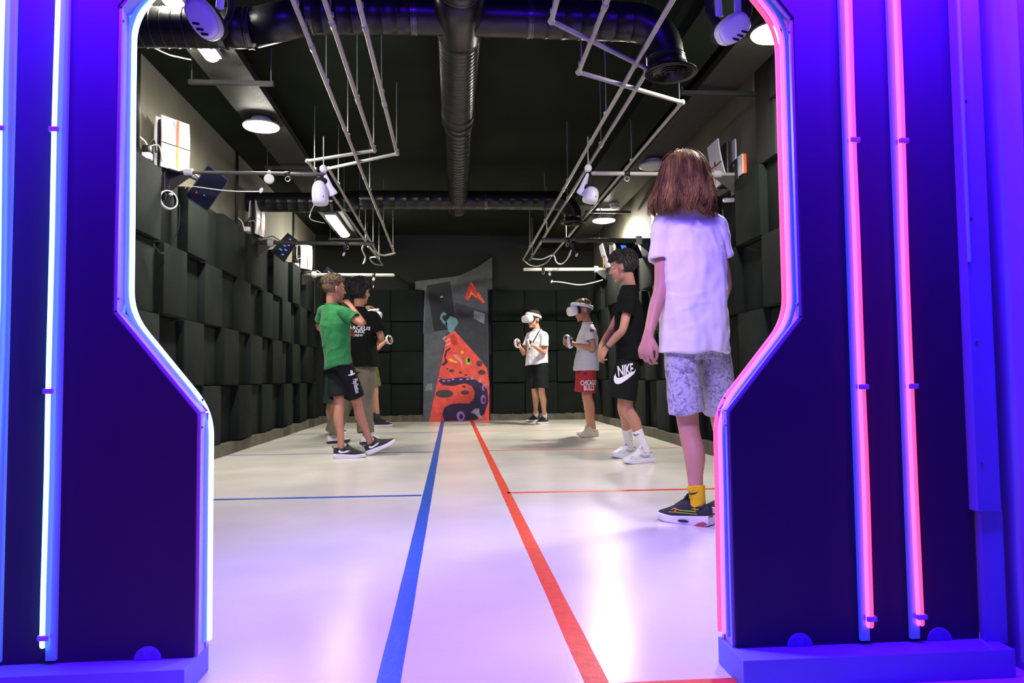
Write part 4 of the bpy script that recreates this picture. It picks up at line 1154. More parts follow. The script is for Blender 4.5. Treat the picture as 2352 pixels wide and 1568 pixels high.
def long_hair(root, Mh, m, seed=5, n=1700, length=.160):
    rnd = random.Random(seed)
    s = Mh.to_3x3().col[0].length
    base = MB(); rings = []
    seg, rg = 44, 24
    for i in range(rg):
        t = i / (rg - 1)
        z = .126 - t * (.126 + length - .020)
        rx, ry, cy = hair_prof(z); rr = []
        for j in range(seg):
            a = 2 * PI * j / seg
            y = math.sin(a) * ry
            if y > 0 and z < .075: y *= .25 if z < .03 else .25 + .75 * (z - .03) / .045
            wob = .95 + .07 * noise.noise(V((math.cos(a) * 3, math.sin(a) * 3, z * 9)))
            rr.append(Mh @ V((math.cos(a) * rx * wob, cy + y * wob, z)))
        rings.append(rr)
    base.rings(rings)
    hair = put('hair', base, m, root, True)
    tb = MB()
    for k in range(n):
        a = rnd.uniform(-PI * 1.20, PI * .20)          # around the back, both sides
        L = length * rnd.uniform(.72, 1.12)
        ph = 5 * noise.noise(V((math.cos(a) * 3.2, math.sin(a) * 3.2, 1.7))) + rnd.uniform(-.5, .5); wav = rnd.uniform(.007, .012); puff = rnd.uniform(-.006, .007); curl = False; ph2 = ph * 1.3 + rnd.uniform(-.4, .4)
        pts = []; rad = []
        z0 = rnd.uniform(.04, .126)
        NN = 15
        for i in range(NN):
            t = i / (NN - 1)
            z = z0 - t * (z0 + L)
            rx, ry, cy = hair_prof(z)
            g = max(0, t - .30)
            w = wav * g * 1.7 * math.sin(ph + t * 11); w2 = wav * g * 2.0 * math.cos(ph2 + t * 9)
            if curl and t > .72:
                q = (t - .72) / .28 * 5.0
                w += .014 * math.sin(q); z += .020 * (1 - math.cos(q)) * .8
            ca, sa = math.cos(a + w2 * 7), math.sin(a + w2 * 7)
            r = 1 + (puff + w) / .10 * (.4 + t)
            pts.append(Mh @ V((ca * rx * r, cy + sa * ry * r, z)))
            rad.append(s * (.0024 if i < NN - 4 else .0024 * (NN - i) / 4.5))
        tb.limb(pts, rad, seg=4, sub=1, round0=False, round1=False)
    put('hair_locks', tb, m, hair, True)
    fb = MB()
    for k in range(110):
        a = rnd.uniform(-PI * 1.15, PI * .15); z0 = rnd.uniform(-.04, .12); pts = []
        ln = rnd.uniform(.06, .11)
        for i in range(6):
            t = i / 5; z = z0 - t * ln
            rx, ry, cy = hair_prof(z)
            r = 1.05 + .11 * t + rnd.uniform(-.015, .015)
            pts.append(Mh @ V((math.cos(a + .1 * t) * rx * r, cy + math.sin(a + .1 * t) * ry * r, z + .010)))
        fb.limb(pts, [.0010 * s] * 6, seg=3, sub=2, round0=False, round1=False)
    put('flyaway_strands', fb, m, hair, True)

def shoe(root, heel, toe, side_up, st):
    "sneaker from heel and toe points on the sole; returns the ankle point"
    heel, toe = V(heel), V(toe)
    L = (toe - heel).length; d = (toe - heel).normalized()
    u = V(side_up); u = (u - d * u.dot(d)).normalized(); y = u.cross(d)
    k = L / .27
    def P(s_, yy, z): return heel + d * (s_ * L) + y * (yy * k) + u * (z * k)
    S = [0, .04, .12, .22, .32, .42, .52, .64, .76, .87, .95, .985, 1.0]
    W = [.020, .029, .034, .035, .035, .037, .041, .045, .046, .041, .030, .020, .008]
    T = [.082, .088, .086, .080, .088, .108, .098, .078, .064, .053, .046, .040, .034]
    hs = st.get('sole', .028); hh = st.get('heel', hs)
    B = [.008, .003, 0, 0, 0, 0, 0, 0, .001, .005, .012, .016, .020]
    def sole_top(s_): return hh + (hs - hh) * min(1, s_ / .6) if s_ < .6 else hs + B[min(12, int(s_ * 12))] * .4
    up = MB(); so = MB(); ru = []; rs = []
    for s_, w, t, b in zip(S, W, T, B):
        z0 = sole_top(s_) - .006
        t = max(t, z0 + .008) + (hh - .028) * .6 * (1 - s_)
        ru.append([P(s_, w * math.copysign(abs(math.cos(a)) ** .75, math.cos(a)), z0 + (t - z0) * max(0, math.sin(a)) ** .85) for a in [PI * i / 12 for i in range(13)]])
        ww = w + .0045
        zt = sole_top(s_) + .004
        rs.append([P(s_, -ww * .9, b), P(s_, -ww, b + .005), P(s_, -ww, zt - .003), P(s_, -ww * .9, zt), P(s_, ww * .9, zt), P(s_, ww, zt - .003), P(s_, ww, b + .005), P(s_, ww * .9, b)])
    up.rings(ru); so.rings(rs)
    sh = put('shoe', up, st['upper'], root, 'auto')
    so_o = put('sole', so, st['solemat'], sh, 'auto')
    col_ = MB().limb([P(.03, 0, .083), P(.10, .024, .086), P(.25, .029, .080), P(.36, .024, .090), P(.40, 0, .104), P(.36, -.024, .090), P(.25, -.029, .080), P(.10, -.024, .086), P(.03, 0, .083)], [.006 * k] * 9, seg=8, round0=False, round1=False)
    put('collar', col_, st['upper'], sh, True)
    lb = MB()
    for i in range(4):
        s_ = .46 + i * .055; z = .104 - i * .0095 + (hh - .028) * .3
        lb.limb([P(s_, -.022, z - .014), P(s_ + .01, -.010, z), P(s_ + .02, .010, z), P(s_ + .015, .022, z - .014)], [.0028 * k] * 4, seg=6)
    lb.limb([P(.47, .0, .110), P(.45, .014, .122), P(.42, .020, .106)], [.0024 * k] * 3, seg=6)
    put('laces', lb, st.get('lace', st['upper']), sh, True)
    if st.get('tongue'): put('tongue', MB().limb([P(.50, 0, .094), P(.43, 0, .118), P(.40, 0, .132)], [(.020 * k, .006 * k)] * 3, side=y, seg=10), st['upper'], sh, True)
    if st.get('pull'): put('pull_tab', MB().limb([P(.02, 0, .080), P(-.02, 0, .098), P(-.03, 0, .104)], [(.009 * k, .004 * k)] * 3, side=y, seg=8), st['upper'], sh, True)
    bvh = BVHTree.FromPolygons([tuple(p) for p in up.v], up.f)
    def onto(s_, z, sgn):
        o = P(s_, sgn * .15, z)
        h = bvh.ray_cast(o, -y * sgn)[0]
        return (h if h is not None else P(s_, sgn * .035, z)) + y * sgn * .0012
    for nm, mname, outline in st.get('decals', ()):
        for sgn in (-1, 1):
            pts = [onto(a, b, sgn) for a, b in outline]
            n = len(pts)
            mb = MB(); mb.v = pts + [p + y * sgn * .0012 for p in pts]
            mb.f = [tuple(range(n, 2 * n)), tuple(range(n))[::-1]] + [(i, (i + 1) % n, n + (i + 1) % n, n + i) for i in range(n)]
            put(nm, mb, mname, sh)
    if st.get('heel_patch'):
        for sgn in (-1, 1):
            q = [P(a, sgn * (w + .0052), b) for a, b, w in ((.0, .014, .022), (.06, .004, .032), (.22, .003, .035), (.15, .016, .0345), (.06, .024, .0315))]
            mb = MB(); mb.v = q + [p + y * sgn * .001 for p in q]; n = 5
            mb.f = [tuple(range(n, 2 * n)), tuple(range(n))[::-1]] + [(i, (i + 1) % n, n + (i + 1) % n, n + i) for i in range(n)]
            put('heel_patch', mb, st['heel_patch'], so_o)
    if st.get('slot'):
        for sgn in (-1, 1):
            q = [P(.42 + .10 * math.cos(a), sgn * (.0405 + .004 * .5 + (.003 if math.cos(a) > 0 else 0)), .017 + .006 * math.sin(a)) for a in [2 * PI * i / 14 for i in range(14)]]
            mb = MB(); mb.v = q + [p + y * sgn * .003 for p in q]; n = 14
            mb.f = [tuple(range(n, 2 * n)), tuple(range(n))[::-1]] + [(i, (i + 1) % n, n + (i + 1) % n, n + i) for i in range(n)]
            put('sole_slot', mb, 'shoe_black', so_o)
    return P(.23, 0, .092 + (hh - .028) * .6), k

SWOOSH = [(.80, .30), (.60, .12), (.30, .02), (.12, .06), (.05, .22), (.06, .45), (.13, .62), (.14, .46), (.20, .32), (.30, .27), (.45, .30), (.70, .42), (1.0, .58)]
def swoosh_on_shoe(s0, s1, z0, z1): return [(s0 + (s1 - s0) * u, z0 + (z1 - z0) * (v / .62)) for u, v in SWOOSH]

def text_mesh(txt, size, bold=True, shear=0.0, space=1.0, extr=0.0):
    cu = bpy.data.curves.new('txt', 'FONT')
    cu.body = txt; cu.size = size; cu.align_x = 'CENTER'; cu.align_y = 'CENTER'; cu.shear = shear; cu.space_character = space
    if bold: cu.offset = size * .022
    o = bpy.data.objects.new('txt', cu); col.objects.link(o)
    me = bpy.data.meshes.new_from_object(o.evaluated_get(bpy.context.evaluated_depsgraph_get()))
    bpy.data.objects.remove(o); bpy.data.curves.remove(cu)
    mb = MB(); mb.v = [v.co.copy() for v in me.vertices]; mb.f = [tuple(p.vertices) for p in me.polygons]
    bpy.data.meshes.remove(me)
    return mb

def decal(root_part, name, mb2, bvh, c, r, u, m, lift=.0025, wide=1.0):
    "lay flat print (x, y in metres) on a cloth surface"
    r = V(r).normalized(); u = V(u); u = (u - r * u.dot(r)).normalized(); n = r.cross(u)
    # cut the print finely enough to follow the cloth
    bm = bmesh.new()
    vs = [bm.verts.new((p.x * wide, p.y, 0)) for p in mb2.v]
    for f in mb2.f:
        try: bm.faces.new([vs[i] for i in f])
        except ValueError: pass
    ext = max((max(abs(p.x * wide), abs(p.y)) for p in mb2.v), default=.1)
    step = .009; t = -ext
    while t < ext:
        for co, no in (((t, 0, 0), (1, 0, 0)), ((0, t, 0), (0, 1, 0))):
            bmesh.ops.bisect_plane(bm, geom=bm.verts[:] + bm.edges[:] + bm.faces[:], plane_co=co, plane_no=no)
        t += step
    bm.verts.index_update()
    out = MB(); last = V(c)
    for v in bm.verts:
        o = V(c) + r * v.co.x + u * v.co.y
        h, hn, _i, _d = bvh.ray_cast(o + n * .35, -n, .7)
        if h is None: h = o + n * n.dot(last - o); hn = n
        last = h
        if hn.dot(n) < 0: hn = -hn
        out.v.append(h + (hn + n).normalized() * lift)
    out.f = [tuple(v.index for v in f.verts) for f in bm.faces]
    bm.free()
    off = root_off(root_part)
    me = bpy.data.meshes.new(name)
    me.from_pydata([tuple(p - off) for p in out.v], [], out.f)
    return put_mesh(name, me, m, root_part)

def poly2(pts):
    mb = MB(); mb.v = [V((x, y, 0)) for x, y in pts]; mb.f = [tuple(range(len(pts)))]
    return mb

def folds(amp, seed, vert=.35, fine=.4):
    def fn(co, n):
        a = noise.noise(V((co.x * 11 + seed, co.y * 11, co.z * 11 * vert)))
        b = noise.noise(V((co.x * 26, co.y * 26 + seed, co.z * 26 * (vert + .35))))
        r = 1 - abs(noise.noise(V((co.x * 7, co.y * 7, co.z * 13 + seed)))) * 3
        return amp * (a + fine * b) + (amp * .25 * max(0, r))
    return fn

def person(label, S):
    s = S.get('s', 1.0); b = S.get('build', 1.0)
    f = V((*S['f'], 0)).normalized(); fp = V((*S.get('fp', S['f']), 0)).normalized()
    rp = V((fp.y, -fp.x, 0)); rs_ = V((f.y, -f.x, 0)); UP = V((0, 0, 1))
    pc, nb, shL, shR = V(S['pc']), V(S['nb']), V(S['shL']), V(S['shR'])
    hw = S.get('hipw', .083) * s
    hipL, hipR = pc - rp * hw, pc + rp * hw
    knL, knR = V(S['knL']), V(S['knR'])
    feet = {'L': S['footL'], 'R': S['footR']}
    base = (V(feet['L'][0]) + V(feet['L'][1]) + V(feet['R'][0]) + V(feet['R'][1])) / 4; base.z = 0
    root = thing('person', label, 'person', base)
    Mh = frame(S['head'], S['hf'], S.get('hu', (0, 0, 1))) @ Matrix.Scale(S.get('hs', 1.0), 4)
    an = {}
    for k_ in 'LR':
        h, t = feet[k_]
        an[k_], _ = shoe(root, h, t, S.get('footup' + k_, UP), S['shoe'])
    # ---- one continuous body
    B = MB()
    shc = (shL + shR) / 2
    sp = [(pc - UP * .07 * s, .085, .070, 0), (pc + UP * .03 * s, .115, .085, 0), (pc.lerp(shc, .38), .122, .086, .4), (pc.lerp(shc, .72), .140, .098, .8), (shc + UP * .01, .120, .068, 1), (nb, .056, .054, 1)]
    rings = []
    for c, rx, ry, t in sp:
        r_ = rp.lerp(rs_, t).normalized(); f_ = UP.cross(r_)
        rings.append(ring_pts(c, r_, f_, rx * s * b, ry * s * b, 20, 2.3))
    B.rings(rings)
    hb = Mh @ V((0, -.022, -.05))
    B.limb([nb - UP * .04, nb, hb, Mh @ V((0, -.015, 0))], [.056 * s, .050 * s, .049 * s, .05 * s], seg=14)
    head_shapes(B, Mh)
    for k_, sh, sg in (('L', shL, -1), ('R', shR, 1)):
        el, wr = V(S['el' + k_]), V(S['wr' + k_])
        inn = shc.lerp(sh, .45)
        B.limb([inn, sh, sh.lerp(el, .45), el, el.lerp(wr, .35), wr], [.048 * s * b, .046 * s * b, .040 * s * b, .033 * s * b, .034 * s * b, (.025 * s * b, .020 * s * b)], seg=14)
        hd, hn, ts = S['hand' + k_][:3]
        hand(B, wr, hd, hn, ts, S.get('hsc', .92), *S['hand' + k_][3:])
    for k_, hip, kn in (('L', hipL, knL), ('R', hipR, knR)):
        a = an[k_]; h, t = V(feet[k_][0]), V(feet[k_][1])
        back = (h - t).normalized(); back.z = 0
        B.limb([hip, hip.lerp(kn, .5), kn, kn.lerp(a, .32) + back * .012, kn.lerp(a, .7), a, a - UP * .05], [.058 * s * b, .064 * s * b, .050 * s * b, .051 * s * b, .036 * s * b, .031 * s * b, .030 * s], seg=16)
        B.limb([a - UP * .045 * s, h.lerp(t, .5) + UP * .045 * s, h.lerp(t, .78) + UP * .038 * s], [.028 * s, .028 * s, .022 * s], seg=10)
    me = vox(B, S.get('vox', .006), 2)
    body = put_mesh('body', shift_mesh(me, base), S['skin'], root, True)
    if S.get('face', True): face_parts(root, Mh)
    # ---- socks
    if S.get('sock'):
        mname, top = S['sock']
        for k_, kn in (('L', knL), ('R', knR)):
            a = an[k_]
            q = a.lerp(kn, top)
            h, t = V(feet[k_][0]), V(feet[k_][1]); back = (h - t).normalized(); back.z = 0
            put('sock', MB().limb([a - UP * .03, a + UP * .004, a.lerp(q, .5), q], [.036 * s * b, .0355 * s * b, (.036 + .010 * top) * s * b, (.037 + .022 * top) * s * b], seg=16, hollow=.01, thick=.004, round0=False), mname, root, True)
    # ---- shirt
    e = S.get('ease', .018)
    T = MB(); cuffs = []
    hem = V(S['hem']); hemr = S.get('hemr', (.158, .115)); hemr = (max(hemr[0], .160), max(hemr[1], .122))
    sp = [(hem, hemr[0], hemr[1], 0), (hem.lerp(pc.lerp(shc, .38), .45), hemr[0] * .97, hemr[1] * .98, .1), (pc.lerp(shc, .42), .132 + e, .096 + e, .4), (pc.lerp(shc, .74), .146 + e, .106 + e * .8, .8), (shc + UP * .012, .128 + e * .5, .074 + e * .5, 1), (nb + UP * .0, .070, .066, 1), (nb + UP * .010, .064, .061, 1)]
    rings = []
    tilt = S.get('hemtilt', 0)
    for i, (c, rx, ry, t) in enumerate(sp):
        r_ = rp.lerp(rs_, t).normalized(); f_ = UP.cross(r_)
        rr = ring_pts(c, r_, f_, rx * s * b, ry * s * b, 28, 2.4)
        if i == 0:
            rr = [p + UP * tilt * (p - c).dot(C_R) for p in rr]
        rings.append(rr)
    T.rings(rings)
    for k_, sh in (('L', shL), ('R', shR)):
        el = V(S['el' + k_]); fr = S.get('sleeve', .55)
        inn = shc.lerp(sh, .4)
        sr = S.get('sler', .066) * s * b
        T.limb([inn, sh - (shc - sh).normalized() * .004, sh.lerp(el, fr * .55), sh.lerp(el, fr)], [.062 * s * b, .062 * s * b, sr * .96, sr], seg=18, round1=False)
        cuffs.append((sh.lerp(el, fr), el - sh, sr - .010, .05))
    me = vox(T, S.get('cvox', S.get('vox', .006)), 2, folds(S.get('fold', .006), S.get('seed', 1)), cuffs)
    bv_shirt = BVHTree.FromPolygons([tuple(v.co) for v in me.vertices], [tuple(p.vertices) for p in me.polygons])
    shirt = put_mesh('t_shirt', shift_mesh(me, base), S['shirt'], root, True)
    put('collar', MB().limb(ring_pts(nb + UP * .008, rs_, UP.cross(rs_), .064 * s, .061 * s, 22) + [ring_pts(nb + UP * .008, rs_, UP.cross(rs_), .064 * s, .061 * s, 22)[0]], [.006 * s] * 23, seg=8, sub=1, round0=False, round1=False), S['shirt'], shirt, True)
    # ---- shorts or trousers
    Q = MB(); cuffs = []
    lw = S.get('legr', (.092, .092, .098))
    sp = [(pc - UP * .09 * s, .105, .088), (pc - UP * .03 * s, .135, .100), (pc + UP * .02 * s, .128, .092), (pc + UP * .07 * s, .115, .082)]
    Q.rings([ring_pts(c, rp, UP.cross(rp), rx * s * b, ry * s * b, 24, 2.4) for c, rx, ry in sp])
    for k_, hip, kn in (('L', hipL, knL), ('R', hipR, knR)):
        end = S['legend']
        if end <= 1: tip = hip.lerp(kn, end); pts = [hip + UP * .01, hip.lerp(kn, end * .35), tip]; rr = (.070, lw[1] * .97, lw[2])
        else:
            a = an[k_]; tip = kn.lerp(a, end - 1); pts = [hip + UP * .01, hip.lerp(kn, .5), kn, kn.lerp(a, .5), tip]; rr = (.072,) + tuple(S['trouser'][1:])
        lo = V(S.get('legoff', (0, 0, 0)))
        pts = [p + lo * (i / (len(pts) - 1)) for i, p in enumerate(pts)]
        Q.limb(pts, [x * s * b for x in rr], seg=18, round1=False)
        cuffs.append((pts[-1], pts[-1] - pts[-2], rr[-1] * s * b - .010, .04))
    me = vox(Q, S.get('cvox', S.get('vox', .006)), 2, folds(S.get('fold2', .006), S.get('seed', 1) + 7, .5), cuffs)
    bv_shorts = BVHTree.FromPolygons([tuple(v.co) for v in me.vertices], [tuple(p.vertices) for p in me.polygons])
    shorts = put_mesh('trousers' if S['legend'] > 1 else 'shorts', shift_mesh(me, base), S['pants'], root, True)
    # ---- hair
    S['hair'](root, Mh)
    return dict(root=root, Mh=Mh, shirt=shirt, shorts=shorts, bvs=bv_shirt, bvp=bv_shorts)

def worn_headset(label, Mh, tilt=0.0):
    "headset on a wearer: visor over the eyes, light shield, halo band round the head"
    def L(p): return Mh @ V(p)
    R3 = Mh.to_3x3(); s = R3.col[0].length
    g = thing('vr_headset', label, 'VR headset', L((0, .12, .01)))
    X, Yv, Z = R3.col[0].normalized(), R3.col[1].normalized(), R3.col[2].normalized()
    c = L((0, .118, .012))
    v = put('visor', MB().rings([ring_pts(c + Yv * d * s, X, Z, .092 * k * s, .054 * k2 * s, 30, 2.9) for d, k, k2 in ((-.030, .98, .96), (-.005, 1.0, 1.0), (.028, .98, .98), (.042, .90, .90), (.050, .74, .74))]), 'white_plastic', g, True)
    put('light_shield', MB().rings([ring_pts(c + Yv * d * s, X, Z, .088 * k * s, .050 * k * s, 30, 2.7) for d, k in ((-.026, .98), (-.045, .95), (-.066, .98))]), 'black_foam', g, True)
    for x in (-1, 1): put('lens_dot', MB().ell(L((x * .05, .160, -.022)), (.004, .004, .004), seg=8, rg=6), 'black_plastic', v)
    # halo band rising from the back of the head to the brow
    a = (Yv * math.cos(.30) + Z * math.sin(.30)); nn = X.cross(a)
    cb = L((0, .000, .050))
    put('halo_band', torus(cb, X, a, .093 * s, .119 * s, .019 * s, .008 * s, 36), 'white_plastic', g, True)
    put('brow_pad', MB().ell(cb + a * .112 * s, (.05 * s, .022 * s, .026 * s), R3.normalized(), 16, 10), 'white_plastic', g, True)
    put('rear_dial', MB().lathe([(.026 * s, -.01 * s), (.028 * s, 0), (.024 * s, .012 * s)], cb - a * .122 * s, -a, 18), 'grey_plastic', g, 'auto')
    return g

def G(px, py): return on_z(px, py, 0.0)
def foot(heel_px, toe_px, L=.26):
    h, t = G(*heel_px), G(*toe_px)
    return (h, h + (t - h).normalized() * L)

RUN_W = dict(upper='shoe_black', solemat='sole_white', sole=.030, heel=.046, tongue=True, pull=True)
# ------------------------------------------------ long haired person by the gate
Y1 = 3.20
hl = G(1633, 1209); tl_ = hl + V((-.165, .185, 0)).normalized() * .262
tr = G(1620, 1180); hr = tr + V((.25, .03, 0))
decs = [('lime_line', 'lime', [(.20, .062), (.50, .060), (.60, .066), (.66, .058), (.66, .061), (.60, .070), (.50, .064), (.20, .066)]),
        ('lime_line', 'lime', [(.18, .052), (.48, .050), (.70, .048), (.70, .051), (.48, .054), (.18, .055)]),
        ('emblem', 'orange', [(.55, .050), (.60, .052), (.59, .062), (.56, .064)])]
P1 = person('tall person with long wavy brown hair, white T-shirt and pale leaf print shorts', dict(
    f=(-.12, 1), fp=(-.15, 1), s=1.0, build=.93, vox=.005,
    head=at(1566, 412, Y1), hf=(-.10, 1, .05), hs=1.03, hu=(0.04, 0, 1),
    nb=at(1577, 482, Y1 + .01), shL=at(1527, 516, Y1), shR=at(1637, 520, Y1 + .02),
    elL=at(1517, 662, Y1 - .02), wrL=at(1489, 770, Y1 - .10), elR=at(1665, 648, Y1 + .06), wrR=at(1656, 705, Y1 + .26),
    handL=((-.20, -.05, -1), (-.75, -.65, .05), -1, (28, 38, 28), 1.0), handR=((-.3, .6, -.6), (1, 0, .2), -1, (30, 30, 25)), hsc=.98,
    pc=at(1597, 778, Y1), knL=at(1583, 990, Y1 + .0), knR=at(1660, 985, Y1 + .13),
    footL=(hl, tl_), footR=(hr, tr),
    skin='skin', sock=('sock_yellow', .22),
    shoe=dict(RUN_W, lace='shoe_black', decals=decs, heel_patch='sole_red', slot=True),
    shirt='tee_white', hem=at(1592, 809, Y1), hemr=(.168, .118), sleeve=.56, sler=.066, ease=.026, fold=.013, seed=3, face=True,
    pants='cloth_leaf', legend=.80, legr=(.086, .086, .088), fold2=.006,
    hair=lambda r, m: long_hair(r, m, 'hair_brown')))
pass
# ------------------------------------------------ boy in black with clasped hands
Y2 = 5.52
K2 = dict(upper='shoe_white', solemat='sole_white', sole=.026, heel=.028, lace='shoe_white', tongue=True,
          decals=[('grey_panel', 'shoe_grey', swoosh_on_shoe(.14, .62, .040, .078)), ('toe_cap', 'shoe_grey', [(.66, .036), (.72, .058), (.80, .056), (.86, .040)]), ('heel_panel', 'shoe_grey', [(.02, .04), (.03, .078), (.12, .076), (.16, .04)])])
P2 = person('boy in black T-shirt and black shorts with clasped hands and white crew socks', dict(
    f=(-.94, .34), fp=(-.95, .3), s=.97, build=.95, vox=.005,
    head=at(1431, 613, Y2), hf=(-.88, .46, -.14), hu=(-.12, 0, 1), hs=1.0,
    nb=at(1447, 660, Y2 + .01), shL=at(1447, 688, Y2 - .13), shR=at(1440, 690, Y2 + .15),
    elL=at(1430, 757, Y2 - .19), wrL=at(1394, 797, Y2 - .10), elR=at(1404, 758, Y2 + .14), wrR=at(1379, 797, Y2 + .02),
    handL=((-.55, .30, -.85), (-.75, -.65, .3), 1, (35, 40, 30), 1.0, .4), handR=((-.25, -.15, -1), (-.9, .1, .3), -1, (25, 35, 30), 1.0, .3), hsc=.95,
    pc=at(1451, 815, Y2), knL=at(1440, 934, Y2 - .06), knR=at(1431, 930, Y2 + .10),
    footL=foot((1499, 1061), (1424, 1066), .265), footR=foot((1458, 1047), (1391, 1054), .265),
    skin='skin', sock=('sock_white', .46), shoe=K2,
    shirt='tee_black', hem=at(1449, 828, Y2), hemr=(.180, .122), sleeve=.52, sler=.068, ease=.028, fold=.010, seed=11,
    pants='cloth_black', legend=.84, legr=(.098, .114, .126), fold2=.003, legoff=(-.050, 0, 0),
    hair=lambda r, m: short_hair(r, m, 'hair_dark', .020, -.070, .050, 4, 700, 1.25, .8, .034)))
ctr = at(1429, 857, Y2)
decal(P2['shorts'], 'lettering', text_mesh('NIKE', .108, True, .35, .95), P2['bvp'], at(1431, 851, Y2 - .1), (1, 0, .20), (-.02, 0, 1), 'print_white', .003, .50)
NSW = [(625, 258), (600, 312), (550, 352), (500, 388), (430, 432), (392, 441), (367, 428), (358, 392), (365, 345), (386, 303), (383, 338), (390, 356), (405, 364), (430, 360), (480, 337), (560, 298), (600, 282)]
decal(P2['shorts'], 'swoosh', poly2([((u - 490) / 5.405 / 305, (350 - v) / 5.405 / 305) for u, v in NSW]), P2['bvp'], at(1341.5 + 490 / 5.405, 800 + 350 / 5.405, Y2 - .1), (1, 0, .02), (0, 0, 1), 'print_white', .003)
g = thing('wrist_band', 'thin dark bracelet on the wrist of the boy in black', 'bracelet', at(1393, 795, Y2 - .10))
wd = (at(1394, 797, Y2 - .10) - at(1430, 757, Y2 - .19)).normalized()
sa = wd.orthogonal().normalized(); sb = wd.cross(sa)
wc = at(1394, 797, Y2 - .10) - wd * .012
put('band', torus(wc, sa, sb, .0275, .0275, .006, .0025, 22), 'bracket', g, True)
put('clasp', MB().box(wc + V((.022, -.012, -.008)), (.012, .010, .012), bev=.002), 'steel', g)

# ------------------------------------------------ boy in green, hand at chin
Y3_ = 6.30
GRN_SH = dict(upper='shoe_black', solemat='sole_white', sole=.026, heel=.040, tongue=True, pull=True, lace='shoe_black', decals=[('swoosh', 'print_white', swoosh_on_shoe(.12, .60, .046, .080)), ('swoosh_inner', 'shoe_black', swoosh_on_shoe(.17, .56, .052, .074))])
hG = G(845, 1046)
P3 = person('boy in green T-shirt and dark shorts holding one hand to his chin', dict(
    f=(.72, .69), fp=(.85, .52), s=.93, build=.93, vox=.006,
    head=at(767, 664, Y3_), hf=(.80, .58, .0), hu=(.06, 0, 1), hs=.98,
    nb=at(762, 701, Y3_), shL=at(743, 716, Y3_ + .10), shR=at(790, 718, Y3_ - .09),
    elR=at(834, 744, Y3_ - .16), wrR=at(806, 703, Y3_ + .0), elL=at(733, 752, Y3_ + .20), wrL=at(790, 765, Y3_ + .22),
    handR=((-.55, .25, .60), (.55, -.65, .45), 1, (60, 70, 40), .95, .4), handL=((.9, -.2, .1), (.1, .7, .3), 1, (30, 30, 20)), hsc=.90,
    pc=at(777, 826, Y3_), knL=at(779, 928, Y3_ - .04), knR=at(820, 924, Y3_ + .08), hipw=.075,
    footL=foot((766, 1053), (838, 1050), .262), footR=(hG + V((0, 0, .0)), hG + V((.238, .03, .105))), footupR=(-.4, 0, 1),
    skin='skin_tan', shoe=GRN_SH,
    shirt='tee_green', hem=at(777, 842, Y3_), hemr=(.150, .118), hemtilt=.18, sleeve=.60, sler=.068, ease=.028, fold=.013, seed=21,
    pants='cloth_dark', legend=.86, legr=(.090, .094, .096), fold2=.006,
    hair=lambda r, m: short_hair(r, m, 'hair_fair', .017, -.045, .060, 9, 650, 1.35, .22, .026)))
tm = text_mesh('PlayStation', .046, True, 0, 1.0)
decal(P3['shorts'], 'lettering', tm, P3['bvp'], at(815.5, 887, Y3_ - .1), (.16, .05, -1), (1, 0, .16), 'print_white', .003, .62)
decal(P3['shorts'], 'logo', poly2([(-.026, -.014), (.000, -.016), (.026, -.004), (.024, .004), (.010, .004), (.014, .018), (.004, .030), (-.006, .028), (-.006, -.004), (-.026, -.006)]), P3['bvp'], at(810, 858, Y3_), (1, 0, .1), (-.1, 0, 1), 'print_white', .003)

# ------------------------------------------------ crew member in black
Y4 = 7.50
P4 = person('staff member with black hair, black crew T-shirt and beige trousers', dict(
    f=(.42, .90), fp=(.45, .89), s=1.03, build=.98, vox=.006,
    head=at(828, 670, Y4), hf=(.55, .83, -.05), hs=1.05,
    nb=at(824, 708, Y4), shL=at(798, 728, Y4 + .06), shR=at(856, 728, Y4 - .05),
    elR=at(876, 776, Y4 - .06), wrR=at(862, 790, Y4 + .19), elL=at(786, 782, Y4 + .10), wrL=at(806, 790, Y4 + .30),
    handR=((-.2, .8, .1), (.6, 0, .7), -1, (20, 25, 20)), handL=((.5, .8, .1), (-.2, 0, .9), 1, (20, 25, 20)),
    pc=at(826, 832, Y4), knL=at(790, 925, Y4 + .06), knR=at(836, 925, Y4 + .02), hipw=.09,
    footL=(G(752, 1019), G(752, 1019) + V((.20, .16, 0))), footR=(G(828, 1021), G(828, 1021) + V((.21, .15, 0))),
    skin='skin_tan', shoe=dict(upper='shoe_white', solemat='shoe_black', sole=.026, lace='shoe_white'),
    shirt='tee_black', hem=at(836, 842, Y4), hemr=(.172, .130), hemtilt=.0, sleeve=.72, sler=.078, ease=.034, fold=.006, seed=31,
    pants='cloth_beige', legend=1.90, trouser=(.098, .096, .088, .084, .086), fold2=.007,
    hair=lambda r, m: short_hair(r, m, 'hair_black', .030, -.085, .04, 14, 800, 1.15, 1.0, .040)))
for txt, sz, px, py, wd_ in (('ARCEUS', .050, 825, 754, 1.12), ('PARK', .043, 822, 762, 1.25), ('CREW', .030, 822, 770.5, 1.08)):
    decal(P4['shirt'], 'lettering', text_mesh(txt, sz, True, .12, 1.08), P4['bvs'], at(px, py, Y4 - .1), (1, .12, -.06), (.05, 0, 1), 'print_white', .004, wd_)

